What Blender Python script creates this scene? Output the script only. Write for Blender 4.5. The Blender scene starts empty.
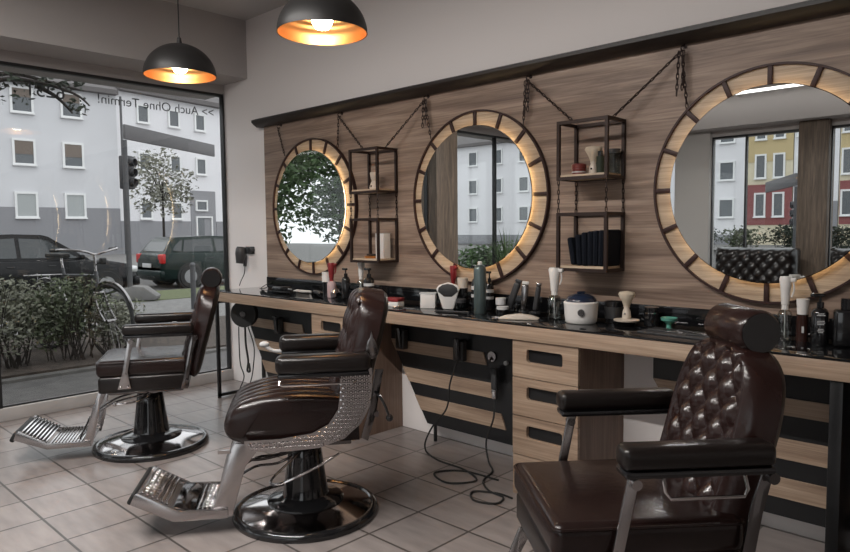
import bpy, bmesh, math, random
from mathutils import Vector, Matrix, Euler
C = bpy.context.scene.collection
PI = math.pi
def R(d): return math.radians(d)

# ------------------------------------------------------------------ camera
cam_d = bpy.data.cameras.new('camera'); cam = bpy.data.objects.new('camera', cam_d); C.objects.link(cam)
F_PX, YAW, PITCH, ROLL = 676.58, 0.7614, -0.0693, -0.0093
cam_d.sensor_width = 36.0; cam_d.lens = F_PX/850*36.0; cam_d.clip_start = 0.05; cam_d.clip_end = 300
fw = Vector((-math.sin(YAW)*math.cos(PITCH), math.cos(YAW)*math.cos(PITCH), math.sin(PITCH)))
rt = Vector((math.cos(YAW), math.sin(YAW), 0)); up = rt.cross(fw)
r2 = rt*math.cos(ROLL)+up*math.sin(ROLL); u2 = -rt*math.sin(ROLL)+up*math.cos(ROLL)
M = Matrix((r2, u2, -fw)).transposed().to_4x4(); M.translation = (0, -3.036, 1.28)
cam.matrix_world = M
bpy.context.scene.camera = cam

# ------------------------------------------------------------------ world, exposure
sc = bpy.context.scene
sc.view_settings.view_transform = 'Standard'; sc.view_settings.look = 'None'
sc.view_settings.gamma = 1.0; sc.view_settings.use_curve_mapping = False
sc.view_settings.exposure = 0.80
w = bpy.data.worlds.new('overcast_sky'); sc.world = w; w.use_nodes = True
nt = w.node_tree; bg = nt.nodes['Background']
tc = nt.nodes.new('ShaderNodeTexCoord'); sx = nt.nodes.new('ShaderNodeSeparateXYZ'); cr = nt.nodes.new('ShaderNodeValToRGB')
nt.links.new(tc.outputs['Generated'], sx.inputs[0]); nt.links.new(sx.outputs['Z'], cr.inputs[0]); nt.links.new(cr.outputs[0], bg.inputs[0])
cr.color_ramp.elements[0].color = (.83, .83, .85, 1); cr.color_ramp.elements[1].color = (.98, .98, 1, 1)
bg.inputs[1].default_value = 1.15

def area(name, loc, rot, sx, sy, power, col=(1, .95, .9)):
    l = bpy.data.lights.new(name, 'AREA'); l.shape = 'RECTANGLE'; l.size = sx; l.size_y = sy; l.energy = power; l.color = col
    o = bpy.data.objects.new(name, l); C.objects.link(o); o.location = loc; o.rotation_euler = rot; return o
# the LED strip by the sofas, then an added fill strip (housings built below)
area('led_or_fill_light', (-1.0, -5.60, 2.845), (0, 0, 0), 5.6, .04, 1.5, (1, .97, .93))
area('led_or_fill_light', (-2.3, -2.75, 2.90), (0, 0, 0), 3.0, .05, 74, (1, .96, .92))  # added fill lamp mid-room, lifts wall and chairs; no known fixture here

# ------------------------------------------------------------------ materials
def mat(name, col, rough=.5, metal=0., spec=.5, coat=0., emit=None, estr=0., trans=0., ior=1.45, bump=0., bscale=40., var=0., vscale=5., stretch=(1, 1, 1), alpha=1.):
    m = bpy.data.materials.new(name); m.use_nodes = True; n = m.node_tree; b = n.nodes['Principled BSDF']
    b.inputs['Base Color'].default_value = (*col, 1); b.inputs['Roughness'].default_value = rough; b.inputs['Metallic'].default_value = metal
    b.inputs['Specular IOR Level'].default_value = spec; b.inputs['Coat Weight'].default_value = coat; b.inputs['IOR'].default_value = ior
    b.inputs['Transmission Weight'].default_value = trans; b.inputs['Alpha'].default_value = alpha
    if emit: b.inputs['Emission Color'].default_value = (*emit, 1); b.inputs['Emission Strength'].default_value = estr
    if bump or var:
        t = n.nodes.new('ShaderNodeTexCoord'); mp = n.nodes.new('ShaderNodeMapping'); mp.inputs['Scale'].default_value = stretch
        n.links.new(t.outputs['Object'], mp.inputs[0])
        if bump:
            x = n.nodes.new('ShaderNodeTexNoise'); x.inputs['Scale'].default_value = bscale; x.inputs['Detail'].default_value = 4
            n.links.new(mp.outputs[0], x.inputs[0]); bp = n.nodes.new('ShaderNodeBump'); bp.inputs['Strength'].default_value = bump; bp.inputs['Distance'].default_value = .01
            n.links.new(x.outputs[0], bp.inputs['Height']); n.links.new(bp.outputs[0], b.inputs['Normal'])
        if var:
            x = n.nodes.new('ShaderNodeTexNoise'); x.inputs['Scale'].default_value = vscale; x.inputs['Detail'].default_value = 6
            n.links.new(mp.outputs[0], x.inputs[0]); r = n.nodes.new('ShaderNodeValToRGB')
            r.color_ramp.elements[0].position = .3; r.color_ramp.elements[1].position = .7
            r.color_ramp.elements[0].color = (*[c*(1-var) for c in col], 1); r.color_ramp.elements[1].color = (*[min(1, c*(1+var)) for c in col], 1)
            n.links.new(x.outputs[0], r.inputs[0]); n.links.new(r.outputs[0], b.inputs['Base Color'])
    return m

def wood(name, dark, mid, light, rough=.5, scale=1., axis='x', rot=None):
    m = bpy.data.materials.new(name); m.use_nodes = True; n = m.node_tree; b = n.nodes['Principled BSDF']; b.inputs['Roughness'].default_value = rough
    t = n.nodes.new('ShaderNodeTexCoord'); mp = n.nodes.new('ShaderNodeMapping')
    s = {'x': (.55, 5, 9), 'y': (5, .55, 9), 'z': (9, 5, .55)}[axis]; mp.inputs['Scale'].default_value = [v*scale for v in s]
    n.links.new(t.outputs['Object'], mp.inputs[0])
    a = n.nodes.new('ShaderNodeTexNoise'); a.inputs['Scale'].default_value = 1.6; a.inputs['Detail'].default_value = 8; a.inputs['Roughness'].default_value = .62; a.inputs['Distortion'].default_value = .9
    n.links.new(mp.outputs[0], a.inputs[0])
    r = n.nodes.new('ShaderNodeValToRGB'); e = r.color_ramp.elements
    e[0].position = .32; e[0].color = (*dark, 1); e[1].position = .72; e[1].color = (*light, 1); k = e.new(.52); k.color = (*mid, 1)
    n.links.new(a.outputs[0], r.inputs[0])
    mp2 = n.nodes.new('ShaderNodeMapping'); s2 = {'x': (1.2, 60, 90), 'y': (60, 1.2, 90), 'z': (90, 60, 1.2)}[axis]; mp2.inputs['Scale'].default_value = [v*scale for v in s2]
    n.links.new(t.outputs['Object'], mp2.inputs[0]); g = n.nodes.new('ShaderNodeTexNoise'); g.inputs['Scale'].default_value = 1.5; g.inputs['Detail'].default_value = 3
    n.links.new(mp2.outputs[0], g.inputs[0])
    mx = n.nodes.new('ShaderNodeMix'); mx.data_type = 'RGBA'; mx.blend_type = 'MULTIPLY'; mx.inputs['Factor'].default_value = .45
    gr = n.nodes.new('ShaderNodeValToRGB'); gr.color_ramp.elements[0].position = .35; gr.color_ramp.elements[0].color = (.5, .46, .43, 1); gr.color_ramp.elements[1].position = .6; gr.color_ramp.elements[1].color = (1, 1, 1, 1)
    n.links.new(g.outputs[0], gr.inputs[0]); n.links.new(r.outputs[0], mx.inputs['A']); n.links.new(gr.outputs[0], mx.inputs['B']); n.links.new(mx.outputs['Result'], b.inputs['Base Color'])
    bp = n.nodes.new('ShaderNodeBump'); bp.inputs['Strength'].default_value = .12; bp.inputs['Distance'].default_value = .005
    n.links.new(g.outputs[0], bp.inputs['Height']); n.links.new(bp.outputs[0], b.inputs['Normal'])
    return m

def thin_glass(name, tint=(.95, .97, .97), ior=1.45, rough=0.):
    m = bpy.data.materials.new(name); m.use_nodes = True; n = m.node_tree; n.nodes.remove(n.nodes['Principled BSDF'])
    o = n.nodes['Material Output']; tr = n.nodes.new('ShaderNodeBsdfTransparent'); gl = n.nodes.new('ShaderNodeBsdfGlossy'); fr = n.nodes.new('ShaderNodeLayerWeight'); mx = n.nodes.new('ShaderNodeMixShader')
    pw = n.nodes.new('ShaderNodeMath'); pw.operation = 'POWER'; pw.inputs[1].default_value = 5; ml = n.nodes.new('ShaderNodeMath'); ml.operation = 'MULTIPLY_ADD'; ml.inputs[1].default_value = .93; ml.inputs[2].default_value = ((ior-1)/(ior+1))**2; fr.inputs[0].default_value = .5
    tr.inputs[0].default_value = (*tint, 1); gl.inputs['Roughness'].default_value = rough
    n.links.new(fr.outputs['Facing'], pw.inputs[0]); n.links.new(pw.outputs[0], ml.inputs[0]); n.links.new(ml.outputs[0], mx.inputs[0]); n.links.new(tr.outputs[0], mx.inputs[1]); n.links.new(gl.outputs[0], mx.inputs[2]); n.links.new(mx.outputs[0], o.inputs[0]); return m

def tiles(name, col, grout, size, off, rough=.35, gw=.012, var=.10):
    m = bpy.data.materials.new(name); m.use_nodes = True; n = m.node_tree; b = n.nodes['Principled BSDF']
    t = n.nodes.new('ShaderNodeTexCoord'); mp = n.nodes.new('ShaderNodeMapping'); mp.inputs['Location'].default_value = (off[0], off[1], 0)
    n.links.new(t.outputs['Object'], mp.inputs[0]); k = n.nodes.new('ShaderNodeTexBrick'); k.offset = 0; k.inputs['Scale'].default_value = 1
    k.inputs['Brick Width'].default_value = size; k.inputs['Row Height'].default_value = size; k.inputs['Mortar Size'].default_value = gw/2; k.inputs['Mortar Smooth'].default_value = .1; k.inputs['Bias'].default_value = 0
    k.inputs['Color1'].default_value = (*[c*(1-var) for c in col], 1); k.inputs['Color2'].default_value = (*[c*(1+var) for c in col], 1); k.inputs['Mortar'].default_value = (*grout, 1)
    n.links.new(mp.outputs[0], k.inputs[0])
    x = n.nodes.new('ShaderNodeTexNoise'); x.inputs['Scale'].default_value = 5; x.inputs['Detail'].default_value = 8
    mpn = n.nodes.new('ShaderNodeMapping'); mpn.inputs['Scale'].default_value = (1, 4, 1); n.links.new(t.outputs['Object'], mpn.inputs[0]); n.links.new(mpn.outputs[0], x.inputs[0])
    r = n.nodes.new('ShaderNodeValToRGB'); r.color_ramp.elements[0].position = .3; r.color_ramp.elements[0].color = (.80, .80, .80, 1); r.color_ramp.elements[1].position = .7; r.color_ramp.elements[1].color = (1.1, 1.1, 1.1, 1)
    n.links.new(x.outputs[0], r.inputs[0]); mx = n.nodes.new('ShaderNodeMix'); mx.data_type = 'RGBA'; mx.blend_type = 'MULTIPLY'; mx.inputs['Factor'].default_value = 1
    n.links.new(k.outputs['Color'], mx.inputs['A']); n.links.new(r.outputs[0], mx.inputs['B']); n.links.new(mx.outputs['Result'], b.inputs['Base Color'])
    b.inputs['Roughness'].default_value = rough
    bp = n.nodes.new('ShaderNodeBump'); bp.inputs['Strength'].default_value = .5; bp.inputs['Distance'].default_value = .003; bp.invert = True
    n.links.new(k.outputs['Fac'], bp.inputs['Height']); n.links.new(bp.outputs[0], b.inputs['Normal']); return m

def ringed(name, col):                      # spun metal: fine concentric grooves
    m = mat(name, col, .35, 1.); n = m.node_tree; b = n.nodes['Principled BSDF']
    t = n.nodes.new('ShaderNodeTexCoord'); wv = n.nodes.new('ShaderNodeTexWave'); wv.wave_type = 'RINGS'; wv.rings_direction = 'Z'; wv.inputs['Scale'].default_value = 22
    n.links.new(t.outputs['Object'], wv.inputs[0]); bp = n.nodes.new('ShaderNodeBump'); bp.inputs['Strength'].default_value = .4; bp.inputs['Distance'].default_value = .004
    n.links.new(wv.outputs['Fac'], bp.inputs['Height']); n.links.new(bp.outputs[0], b.inputs['Normal']); return m

MT = dict(
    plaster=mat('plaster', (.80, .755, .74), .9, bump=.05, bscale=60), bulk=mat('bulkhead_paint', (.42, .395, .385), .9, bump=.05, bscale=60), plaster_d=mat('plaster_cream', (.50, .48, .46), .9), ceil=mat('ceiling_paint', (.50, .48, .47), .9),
    floor=tiles('floor_tiles', (.265, .232, .220), (.07, .06, .055), .297, (3.576+.297*20, 2.09+.297*30), .30, .011),
    sill=mat('sill_stone', (.42, .40, .39), .5, var=.1), frame=mat('black_frame', (.015, .015, .016), .4), wframe=mat('grey_frame', (.30, .30, .30), .5),
    glass=thin_glass('window_glass', (.93, .95, .95)), clear=thin_glass('clear_plastic', (.70, .73, .73), 2.3, .08),
    mirror=mat('mirror_silver', (.82, .84, .84), .0, 1.), mirror_edge=mat('mirror_edge', (.2, .22, .2), .2),
    oak=wood('oak_laminate', (.145, .093, .070), (.30, .212, .160), (.47, .352, .272), .5), oakband=wood('oak_ring', (.36, .26, .18), (.50, .385, .275), (.64, .51, .38), .5, 2.), oakz=wood('oak_upright', (.17, .122, .096), (.285, .215, .172), (.41, .325, .262), .5, 1., 'z'),
    counter=wood('counter_oak', (.27, .185, .13), (.395, .285, .205), (.51, .385, .285), .42, 1.3), brownwood=wood('dark_oak', (.13, .08, .058), (.20, .13, .095), (.27, .185, .14), .5, 1., 'z'),
    rail=wood('rail_wood', (.012, .009, .008), (.020, .014, .012), (.034, .024, .020), .45), colwood=wood('column_wood', (.09, .07, .055), (.16, .12, .09), (.24, .18, .14), .6, 3., 'z'),
    blackglass=mat('black_glass', (.008, .008, .009), .03, 0, .6), blackpanel=mat('black_panel', (.014, .014, .015), .35),
    leather=mat('brown_leather', (.0140, .0068, .0060), .24, 0, .45, .06, bump=.10, bscale=90), leather2=mat('red_brown_leather', (.0195, .0086, .0074), .24, 0, .45, .06, bump=.10, bscale=90),
    darkleather=mat('black_leather', (.009, .0065, .006), .28, 0, .5, .05), chrome=mat('chrome', (.62, .60, .60), .12, 1.), satin=mat('satin_chrome', (.30, .285, .285), .20, 1.), silver=mat('silver_metal', (.47, .45, .45), .24, 1.), darkchrome=mat('dark_chrome', (.16, .15, .15), .12, 1.), plate_ch=mat('base_chrome', (.50, .48, .48), .10, 1.),
    gloss=mat('gloss_black', (.010, .010, .011), .10, 0, .6, .3), rubber=mat('rubber', (.018, .018, .018), .6), iron=mat('brown_iron', (.030, .017, .014), .45, .3), ironred=mat('rust_iron', (.034, .014, .012), .5, .2),
    lampout=mat('lamp_black', (.018, .017, .017), .45), gold=ringed('lamp_gold', (.80, .43, .17)), bulb=mat('bulb', (1, .9, .7), .5, emit=(1, .86, .66), estr=26.),
    led=mat('led', (1, 1, 1), .5, emit=(1, .97, .93), estr=3.), warmled=mat('warm_led', (1, .8, .5), .5, emit=(1, .72, .40), estr=4.6),
    white=mat('white_plastic', (.74, .715, .69), .35), cream=mat('cream_ceramic', (.60, .52, .44), .3), red=mat('red_plastic', (.22, .022, .025), .35), pink=mat('pink_card', (.50, .36, .36), .5),
    bluelid=mat('dark_blue_lid', (.014, .022, .045), .12, 0, .6), steel=mat('grey_can', (.115, .150, .150), .28, .5), cloth=mat('black_towel', (.012, .014, .020), .95, 0, .1, bump=.5, bscale=160), amber=mat('amber_glass', (.035, .015, .012), .15),
    bristle=mat('bristle', (.58, .49, .38), .8, bump=.6, bscale=100, stretch=(4, 4, .4)), teal=mat('teal_glass', (.10, .30, .24), .08, 0, .8), jar=thin_glass('jar_glass', (.6, .66, .68)), plate=mat('label_white', (.55, .55, .55), .5), redtin=mat('red_tin', (.16, .035, .03), .3), greyblk=mat('grey_black', (.04, .04, .042), .4),
    # outside
    render=mat('facade_render', (.60, .60, .62), .95, var=.04, vscale=.4), render2=mat('facade_white', (.72, .71, .73), .95, var=.03, vscale=.4), greybase=mat('facade_grey', (.25, .25, .265), .9), wwhite=mat('window_white', (.74, .74, .74), .6), pane=mat('facade_pane', (.10, .11, .12), .18, 0, .6), curtain=mat('net_curtain', (.36, .38, .38), .6), blind=mat('roller_blind', (.16, .13, .11), .7),
    eave=mat('eaves', (.12, .11, .11), .8), yellow=mat('facade_yellow', (.50, .40, .22), .9), redw=mat('facade_red', (.24, .085, .085), .9), creamw=mat('facade_cream', (.62, .56, .42), .9),
    asphalt=mat('asphalt', (.085, .08, .078), .85, var=.2, vscale=8, bump=.3, bscale=120), path=mat('gravel_path', (.17, .165, .16), .9, var=.22, vscale=9, bump=.3, bscale=80), soil=mat('soil', (.055, .042, .034), .95, var=.4, vscale=14, bump=1, bscale=30), kerb=mat('kerb_stone', (.10, .095, .09), .9, var=.2), grass=mat('grass', (.115, .13, .065), .95, var=.35, vscale=20, bump=1, bscale=90),
    blackcar=mat('black_paint', (.010, .010, .011), .22, 0, .25, 0), greencar=mat('green_paint', (.010, .020, .018), .20, 0, .3, 0), carglass=mat('car_glass', (.04, .045, .048), .08, 0, .65), taillight=mat('tail_light', (.45, .02, .02), .2), headlight=mat('head_light', (.6, .6, .6), .1, .4), alloy=mat('alloy', (.35, .35, .36), .3, .8),
    leaf=mat('leaf_green', (.075, .090, .048), .6, var=.55, vscale=3.), leafstreet=mat('leaf_street', (.20, .20, .16), .6, var=.4, vscale=6.), leafpale=mat('leaf_pale', (.165, .168, .125), .6, var=.45, vscale=6.), leafdark=mat('leaf_dark', (.022, .030, .018), .7, var=.4, vscale=4), leafmid=mat('leaf_mid', (.07, .115, .045), .7, var=.5, vscale=3), bark=mat('bark', (.028, .023, .02), .95, bump=1, bscale=25), twig=mat('twig', (.028, .022, .018), .9),
    sign=mat('sign_grey', (.11, .105, .11), .6), polegrey=mat('pole_grey', (.09, .09, .095), .5, .4), signal=mat('signal_black', (.05, .05, .055), .5), concrete=mat('concrete', (.17, .165, .16), .9, var=.1), bike=mat('bike_frame', (.07, .07, .075), .3, .5), vinyl=mat('vinyl_lettering', (.035, .035, .04), .5),
)

# ------------------------------------------------------------------ mesh builder
class MB:
    def __init__(s): s.v = []; s.f = []
    def _add(s, bm, mtx=None):
        if mtx is not None: bm.transform(mtx)
        o = len(s.v); bm.verts.ensure_lookup_table(); bm.verts.index_update()
        s.v += [v.co.copy() for v in bm.verts]; s.f += [[o+v.index for v in f.verts] for f in bm.faces]; bm.free(); return s
    def raw(s, vs, fs):
        o = len(s.v); s.v += [Vector(v) for v in vs]; s.f += [[o+i for i in f] for f in fs]; return s
    def box(s, c, d, bev=0., seg=2, rot=None):
        bm = bmesh.new(); bmesh.ops.create_cube(bm, size=1); bmesh.ops.scale(bm, vec=d, verts=bm.verts)
        if bev > 0: bmesh.ops.bevel(bm, geom=bm.edges[:], offset=bev, segments=seg, profile=.5, affect='EDGES')
        m = Matrix.Translation(c)
        if rot: m = m @ Euler(rot).to_matrix().to_4x4()
        return s._add(bm, m)
    def bx(s, x0, x1, y0, y1, z0, z1, bev=0., seg=2): return s.box(((x0+x1)/2, (y0+y1)/2, (z0+z1)/2), (abs(x1-x0), abs(y1-y0), abs(z1-z0)), bev, seg)
    def cyl(s, a, b, r0, r1=None, seg=24, cap=True):
        a = Vector(a); b = Vector(b); r1 = r0 if r1 is None else r1
        bm = bmesh.new(); bmesh.ops.create_cone(bm, cap_ends=cap, segments=seg, radius1=max(r0, 1e-5), radius2=max(r1, 1e-5), depth=(b-a).length)
        q = Vector((0, 0, 1)).rotation_difference((b-a).normalized()); return s._add(bm, Matrix.Translation((a+b)/2) @ q.to_matrix().to_4x4())
    def sph(s, c, r, seg=16, sc=(1, 1, 1)):
        bm = bmesh.new(); bmesh.ops.create_uvsphere(bm, u_segments=seg, v_segments=max(6, seg//2), radius=r); bmesh.ops.scale(bm, vec=sc, verts=bm.verts); return s._add(bm, Matrix.Translation(c))
    def tube(s, pts, r, seg=8, closed=False, smooth=0):
        P = [Vector(p) for p in pts]
        if smooth:
            Q = []; n = len(P); rng = range(n if closed else n-1)
            for i in rng:
                g = (lambda k: P[k % n]) if closed else (lambda k: P[max(0, min(n-1, k))])
                a, b, c, d = g(i-1), g(i), g(i+1), g(i+2)
                for j in range(smooth):
                    t = j/smooth; Q.append(.5*((2*b)+(c-a)*t+(2*a-5*b+4*c-d)*t*t+(3*b-a-3*c+d)*t**3))
            if not closed: Q.append(P[-1])
            P = Q
        n = len(P); vs = []; fs = []; prev = None
        for i in range(n):
            t = (P[(i+1) % n]-P[i-1]) if closed else (P[min(i+1, n-1)]-P[max(i-1, 0)])
            t.normalize()
            if prev is None: u = t.orthogonal().normalized()
            else: u = (prev-t*prev.dot(t)); u = u.normalized() if u.length > 1e-6 else t.orthogonal().normalized()
            prev = u; v = t.cross(u); rr = r[i] if isinstance(r, (list, tuple)) and len(r) == n else (r if not isinstance(r, (list, tuple)) else r[0]+(r[-1]-r[0])*i/(n-1))
            vs += [P[i]+(u*math.cos(2*PI*k/seg)+v*math.sin(2*PI*k/seg))*rr for k in range(seg)]
        for i in range(n if closed else n-1):
            j = (i+1) % n
            for k in range(seg): fs.append([i*seg+k, i*seg+(k+1) % seg, j*seg+(k+1) % seg, j*seg+k])
        if not closed: fs += [list(range(seg))[::-1], list(range((n-1)*seg, n*seg))]
        return s.raw(vs, fs)
    def lathe(s, prof, c=(0, 0, 0), seg=32, mtx=None):
        vs = []; fs = []; n = len(prof)
        for k in range(seg):
            a = 2*PI*k/seg; vs += [Vector((r*math.cos(a), r*math.sin(a), z)) for r, z in prof]
        for k in range(seg):
            j = (k+1) % seg
            for i in range(n-1):
                if prof[i][0] < 1e-6 and prof[i+1][0] < 1e-6: continue
                fs.append([k*n+i, j*n+i, j*n+i+1, k*n+i+1])
        m = mtx if mtx is not None else Matrix.Translation(c); return s.raw([m @ v for v in vs], fs)
    def prism(s, poly, a, b, plane='xz', bev=0.):
        def P(u, v, w): return {'xz': (u, w, v), 'yz': (w, u, v), 'xy': (u, v, w)}[plane]
        bm = bmesh.new(); v0 = [bm.verts.new(P(u, v, a)) for u, v in poly]; v1 = [bm.verts.new(P(u, v, b)) for u, v in poly]; n = len(poly)
        f0 = bm.faces.new(v0[::-1]); f1 = bm.faces.new(v1)
        for i in range(n): bm.faces.new((v0[i], v0[(i+1) % n], v1[(i+1) % n], v1[i]))
        bmesh.ops.recalc_face_normals(bm, faces=bm.faces)
        if bev: bmesh.ops.bevel(bm, geom=bm.edges[:], offset=bev, segments=2, profile=.5, affect='EDGES')
        else: bmesh.ops.triangulate(bm, faces=[f for f in bm.faces if len(f.verts) > 4])
        return s._add(bm)
    def xf(s, m):
        s.v = [m @ v for v in s.v]; return s
    def build(s, name, m, parent=None, angle=38, smooth=True):
        me = bpy.data.meshes.new(name); me.from_pydata([tuple(v) for v in s.v], [], s.f); me.validate()
        bm = bmesh.new(); bm.from_mesh(me); bmesh.ops.remove_doubles(bm, verts=bm.verts, dist=1e-6)
        if len(bm.faces) < 60000: bmesh.ops.recalc_face_normals(bm, faces=bm.faces)
        bm.to_mesh(me); bm.free()
        if smooth: me.shade_smooth(); me.set_sharp_from_angle(angle=R(angle))
        me.materials.append(MT[m]); o = bpy.data.objects.new(name, me); C.objects.link(o)
        if parent is not None: o.parent = parent
        return o

def thing(name, label, cat, loc=(0, 0, 0), rz=0, group=None):
    o = bpy.data.objects.new(name, None); C.objects.link(o); o.empty_display_size = .1
    o.location = loc; o.rotation_euler = (0, 0, rz); o['label'] = label; o['category'] = cat
    if group: o['group'] = group
    return o
def tag(o, label, cat, group=None, loc=None, rz=None, kind=None):
    o['label'] = label; o['category'] = cat
    if group: o['group'] = group
    if kind: o['kind'] = kind
    if loc is not None: o.location = loc
    if rz is not None: o.rotation_euler = (0, 0, rz)
    return o
def struct(o): o['kind'] = 'structure'; return o
def copy_tree(o, parent=None):
    c = o.copy(); C.objects.link(c); c.parent = parent
    for ch in list(o.children): copy_tree(ch, c)
    return c

# ================================================================== SETTING
XW, YB, XR = -5.23, -6.10, 3.2     # window wall, back window wall, right wall
struct(MB().bx(XW-.35, XR, YB-.25, .05, -.12, 0).build('floor', 'floor'))
struct(MB().bx(XW-.3, XR+.2, YB-.3, .25, 2.957, 3.15).build('ceiling', 'ceil'))
struct(MB().bx(XW-.03, XR+.2, 0, .22, -.12, 2.957).build('wall_mirror', 'plaster'))
struct(MB().bx(XR, XR+.2, YB-.2, 0, -.12, 2.957).build('wall_right', 'plaster'))
# bulkheads over the shop windows
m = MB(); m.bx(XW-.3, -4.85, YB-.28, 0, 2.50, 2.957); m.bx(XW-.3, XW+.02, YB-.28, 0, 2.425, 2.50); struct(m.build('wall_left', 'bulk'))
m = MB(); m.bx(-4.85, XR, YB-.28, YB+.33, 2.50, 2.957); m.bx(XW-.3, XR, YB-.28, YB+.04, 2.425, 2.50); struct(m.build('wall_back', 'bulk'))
struct(MB().bx(-3.86, -3.40, YB-.10, YB+.10, 0, 2.50, .01).build('trim_1', 'plaster_d'))
struct(MB().bx(-2.36, -2.04, YB-.14, YB+.14, 0, 2.50, .01).build('trim_2', 'colwood'))
struct(MB().bx(XW-.16, XW+.16, -2.98, -2.62, 0, 2.50, .01).build('trim_3', 'colwood'))
struct(MB().bx(XR-1.6, XR, YB-.12, YB+.12, 0, 2.50).build('trim_4', 'plaster_d'))
struct(MB().bx(XW-.14, XW+.14, YB-.14, YB+.14, 0, 2.50, .01).build('trim_5', 'plaster_d'))
# window sill platforms
struct(MB().bx(XW-.05, XW+.04, YB-.2, 0, 0, .09, .006).build('baseboard_left', 'sill'))
struct(MB().bx(XW, XR, YB-.2, YB+.02, 0, .09, .008).build('baseboard_back', 'sill'))

def shop_window(nm, axis, c0, segs, z0=.09, z1=2.425):
    """a run of framed shop glazing; segs are the upright positions"""
    def bx(m, a0, a1, t, za, zb, bev=.004):
        if axis == 'x': m.bx(c0-t, c0+t, a0, a1, za, zb, bev)
        else: m.bx(a0, a1, c0-t, c0+t, za, zb, bev)
    f = MB(); lo, hi = segs[0], segs[-1]
    bx(f, lo, hi, .012, z0, z0+.012); bx(f, lo, hi, .025, z1-.022, z1)
    for s in segs:
        bx(f, s-.012 if s not in (lo,) else s, s+.012 if s not in (hi,) else s+.0, .028, z0, z1)
    fo = struct(f.build(nm, 'frame')); g = MB(); bx(g, lo+.01, hi-.01, .003, z0+.02, z1-.02, 0); g.build('pane', 'glass', fo); return fo
win1 = shop_window('window_1', 'x', XW, [-2.62, -1.755, -.012])
shop_window('window_2', 'x', XW, [YB+.14, -3.86, -2.98])
shop_window('window_3', 'y', YB, [XW+.14, -3.86])
shop_window('window_4', 'y', YB, [-3.40, -2.98, -2.36])
shop_window('window_5', 'y', YB, [-2.04, -.2, XR-1.6])

# lettering stuck on the glass: it reads from the street, so from inside it is mirrored
def lettering(txt, y_right, z, size, name, parent, slope=0.):
    cu = bpy.data.curves.new(name, 'FONT'); cu.body = txt; cu.size = size; cu.extrude = .0004
    t = bpy.data.objects.new('tmp', cu); C.objects.link(t); bpy.context.view_layer.update()
    me = bpy.data.meshes.new_from_object(t.evaluated_get(bpy.context.evaluated_depsgraph_get())); bpy.data.objects.remove(t)
    o = bpy.data.objects.new(name, me); me.materials.clear(); me.materials.append(MT['vinyl']); C.objects.link(o); o.parent = parent
    # text x runs along -y seen from outside (outside viewer looks along +x, sees +y on the left)
    o.matrix_local = Matrix(((0, 0, -1, XW-.005), (-1, 0, 0, y_right), (0, 1, 0, z), (0, 0, 0, 1)))
    o['label'] = 'dark lettering stuck on the glass, mirrored from inside'
    return o
lettering('>> Auch Ohne Termin!', -.085, 2.232, .098, 'lettering', win1)
lettering('6251', -1.245, 2.225, .13, 'lettering', win1)

# panelled wall, rail, backsplash
XP0, XP1 = -4.60, 2.6
struct(MB().bx(XP0, XP1, -.022, 0, .80, 2.09).build('trim_6', 'oak'))
tag(MB().bx(XP0, XP1, -.030, -.020, .832, .915, .002).build('backsplash', 'blackglass'), 'glossy black glass backsplash strip along the back of the counter', 'backsplash')
m = MB(); m.prism([(-.001, 2.085), (-.055, 2.085), (-.085, 2.105), (-.10, 2.118), (-.10, 2.135), (-.06, 2.15), (-.001, 2.15)], XP0-.05, XP1, 'yz')
tag(m.build('rail', 'rail'), 'long dark stained wooden rail crowning the wood panelling', 'rail')

# ================================================================== COUNTER
CZ = .83; CY = -.441; CX0 = -4.70
m = MB(); m.bx(CX0, 2.6, CY, -.001, .753, .820, .002)
co = thing('counter', 'long oak counter with black glass top running under the round mirrors', 'counter', (0, 0, 0))
m.build('worktop', 'counter', co)
MB().bx(CX0, 2.6, CY+.004, -.001, .8205, CZ, .003).build('glass_top', 'blackglass', co)
def table_leg(x, label):
    t = MB(); s = .022
    t.bx(x-s/2, x+s/2, CY+.01, CY+.01+s, .012, .753); t.bx(x-s/2, x+s/2, -.035, -.035+s, .012, .753); t.bx(x-s/2, x+s/2, CY+.01, -.013, .012, .012+s); t.bx(x-s/2, x+s/2, CY+.01, -.013, .731, .753)
    t.cyl((x, CY+.02, 0), (x, CY+.02, .014), .014, seg=12); t.cyl((x, -.03, 0), (x, -.03, .014), .014, seg=12)
    tag(t.build('frame_leg', 'frame'), label, 'table leg', 'black metal frame legs under the counter')
table_leg(-4.685, 'black square tube frame leg under the counter end by the window')
m = MB(); m.bx(-.575, -.535, CY+.012, -.115, 0, .753, .002)
tag(m.build('frame_leg', 'blackpanel'), 'wide black upright under the counter behind the nearest chair', 'table leg', 'black metal frame legs under the counter')

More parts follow.
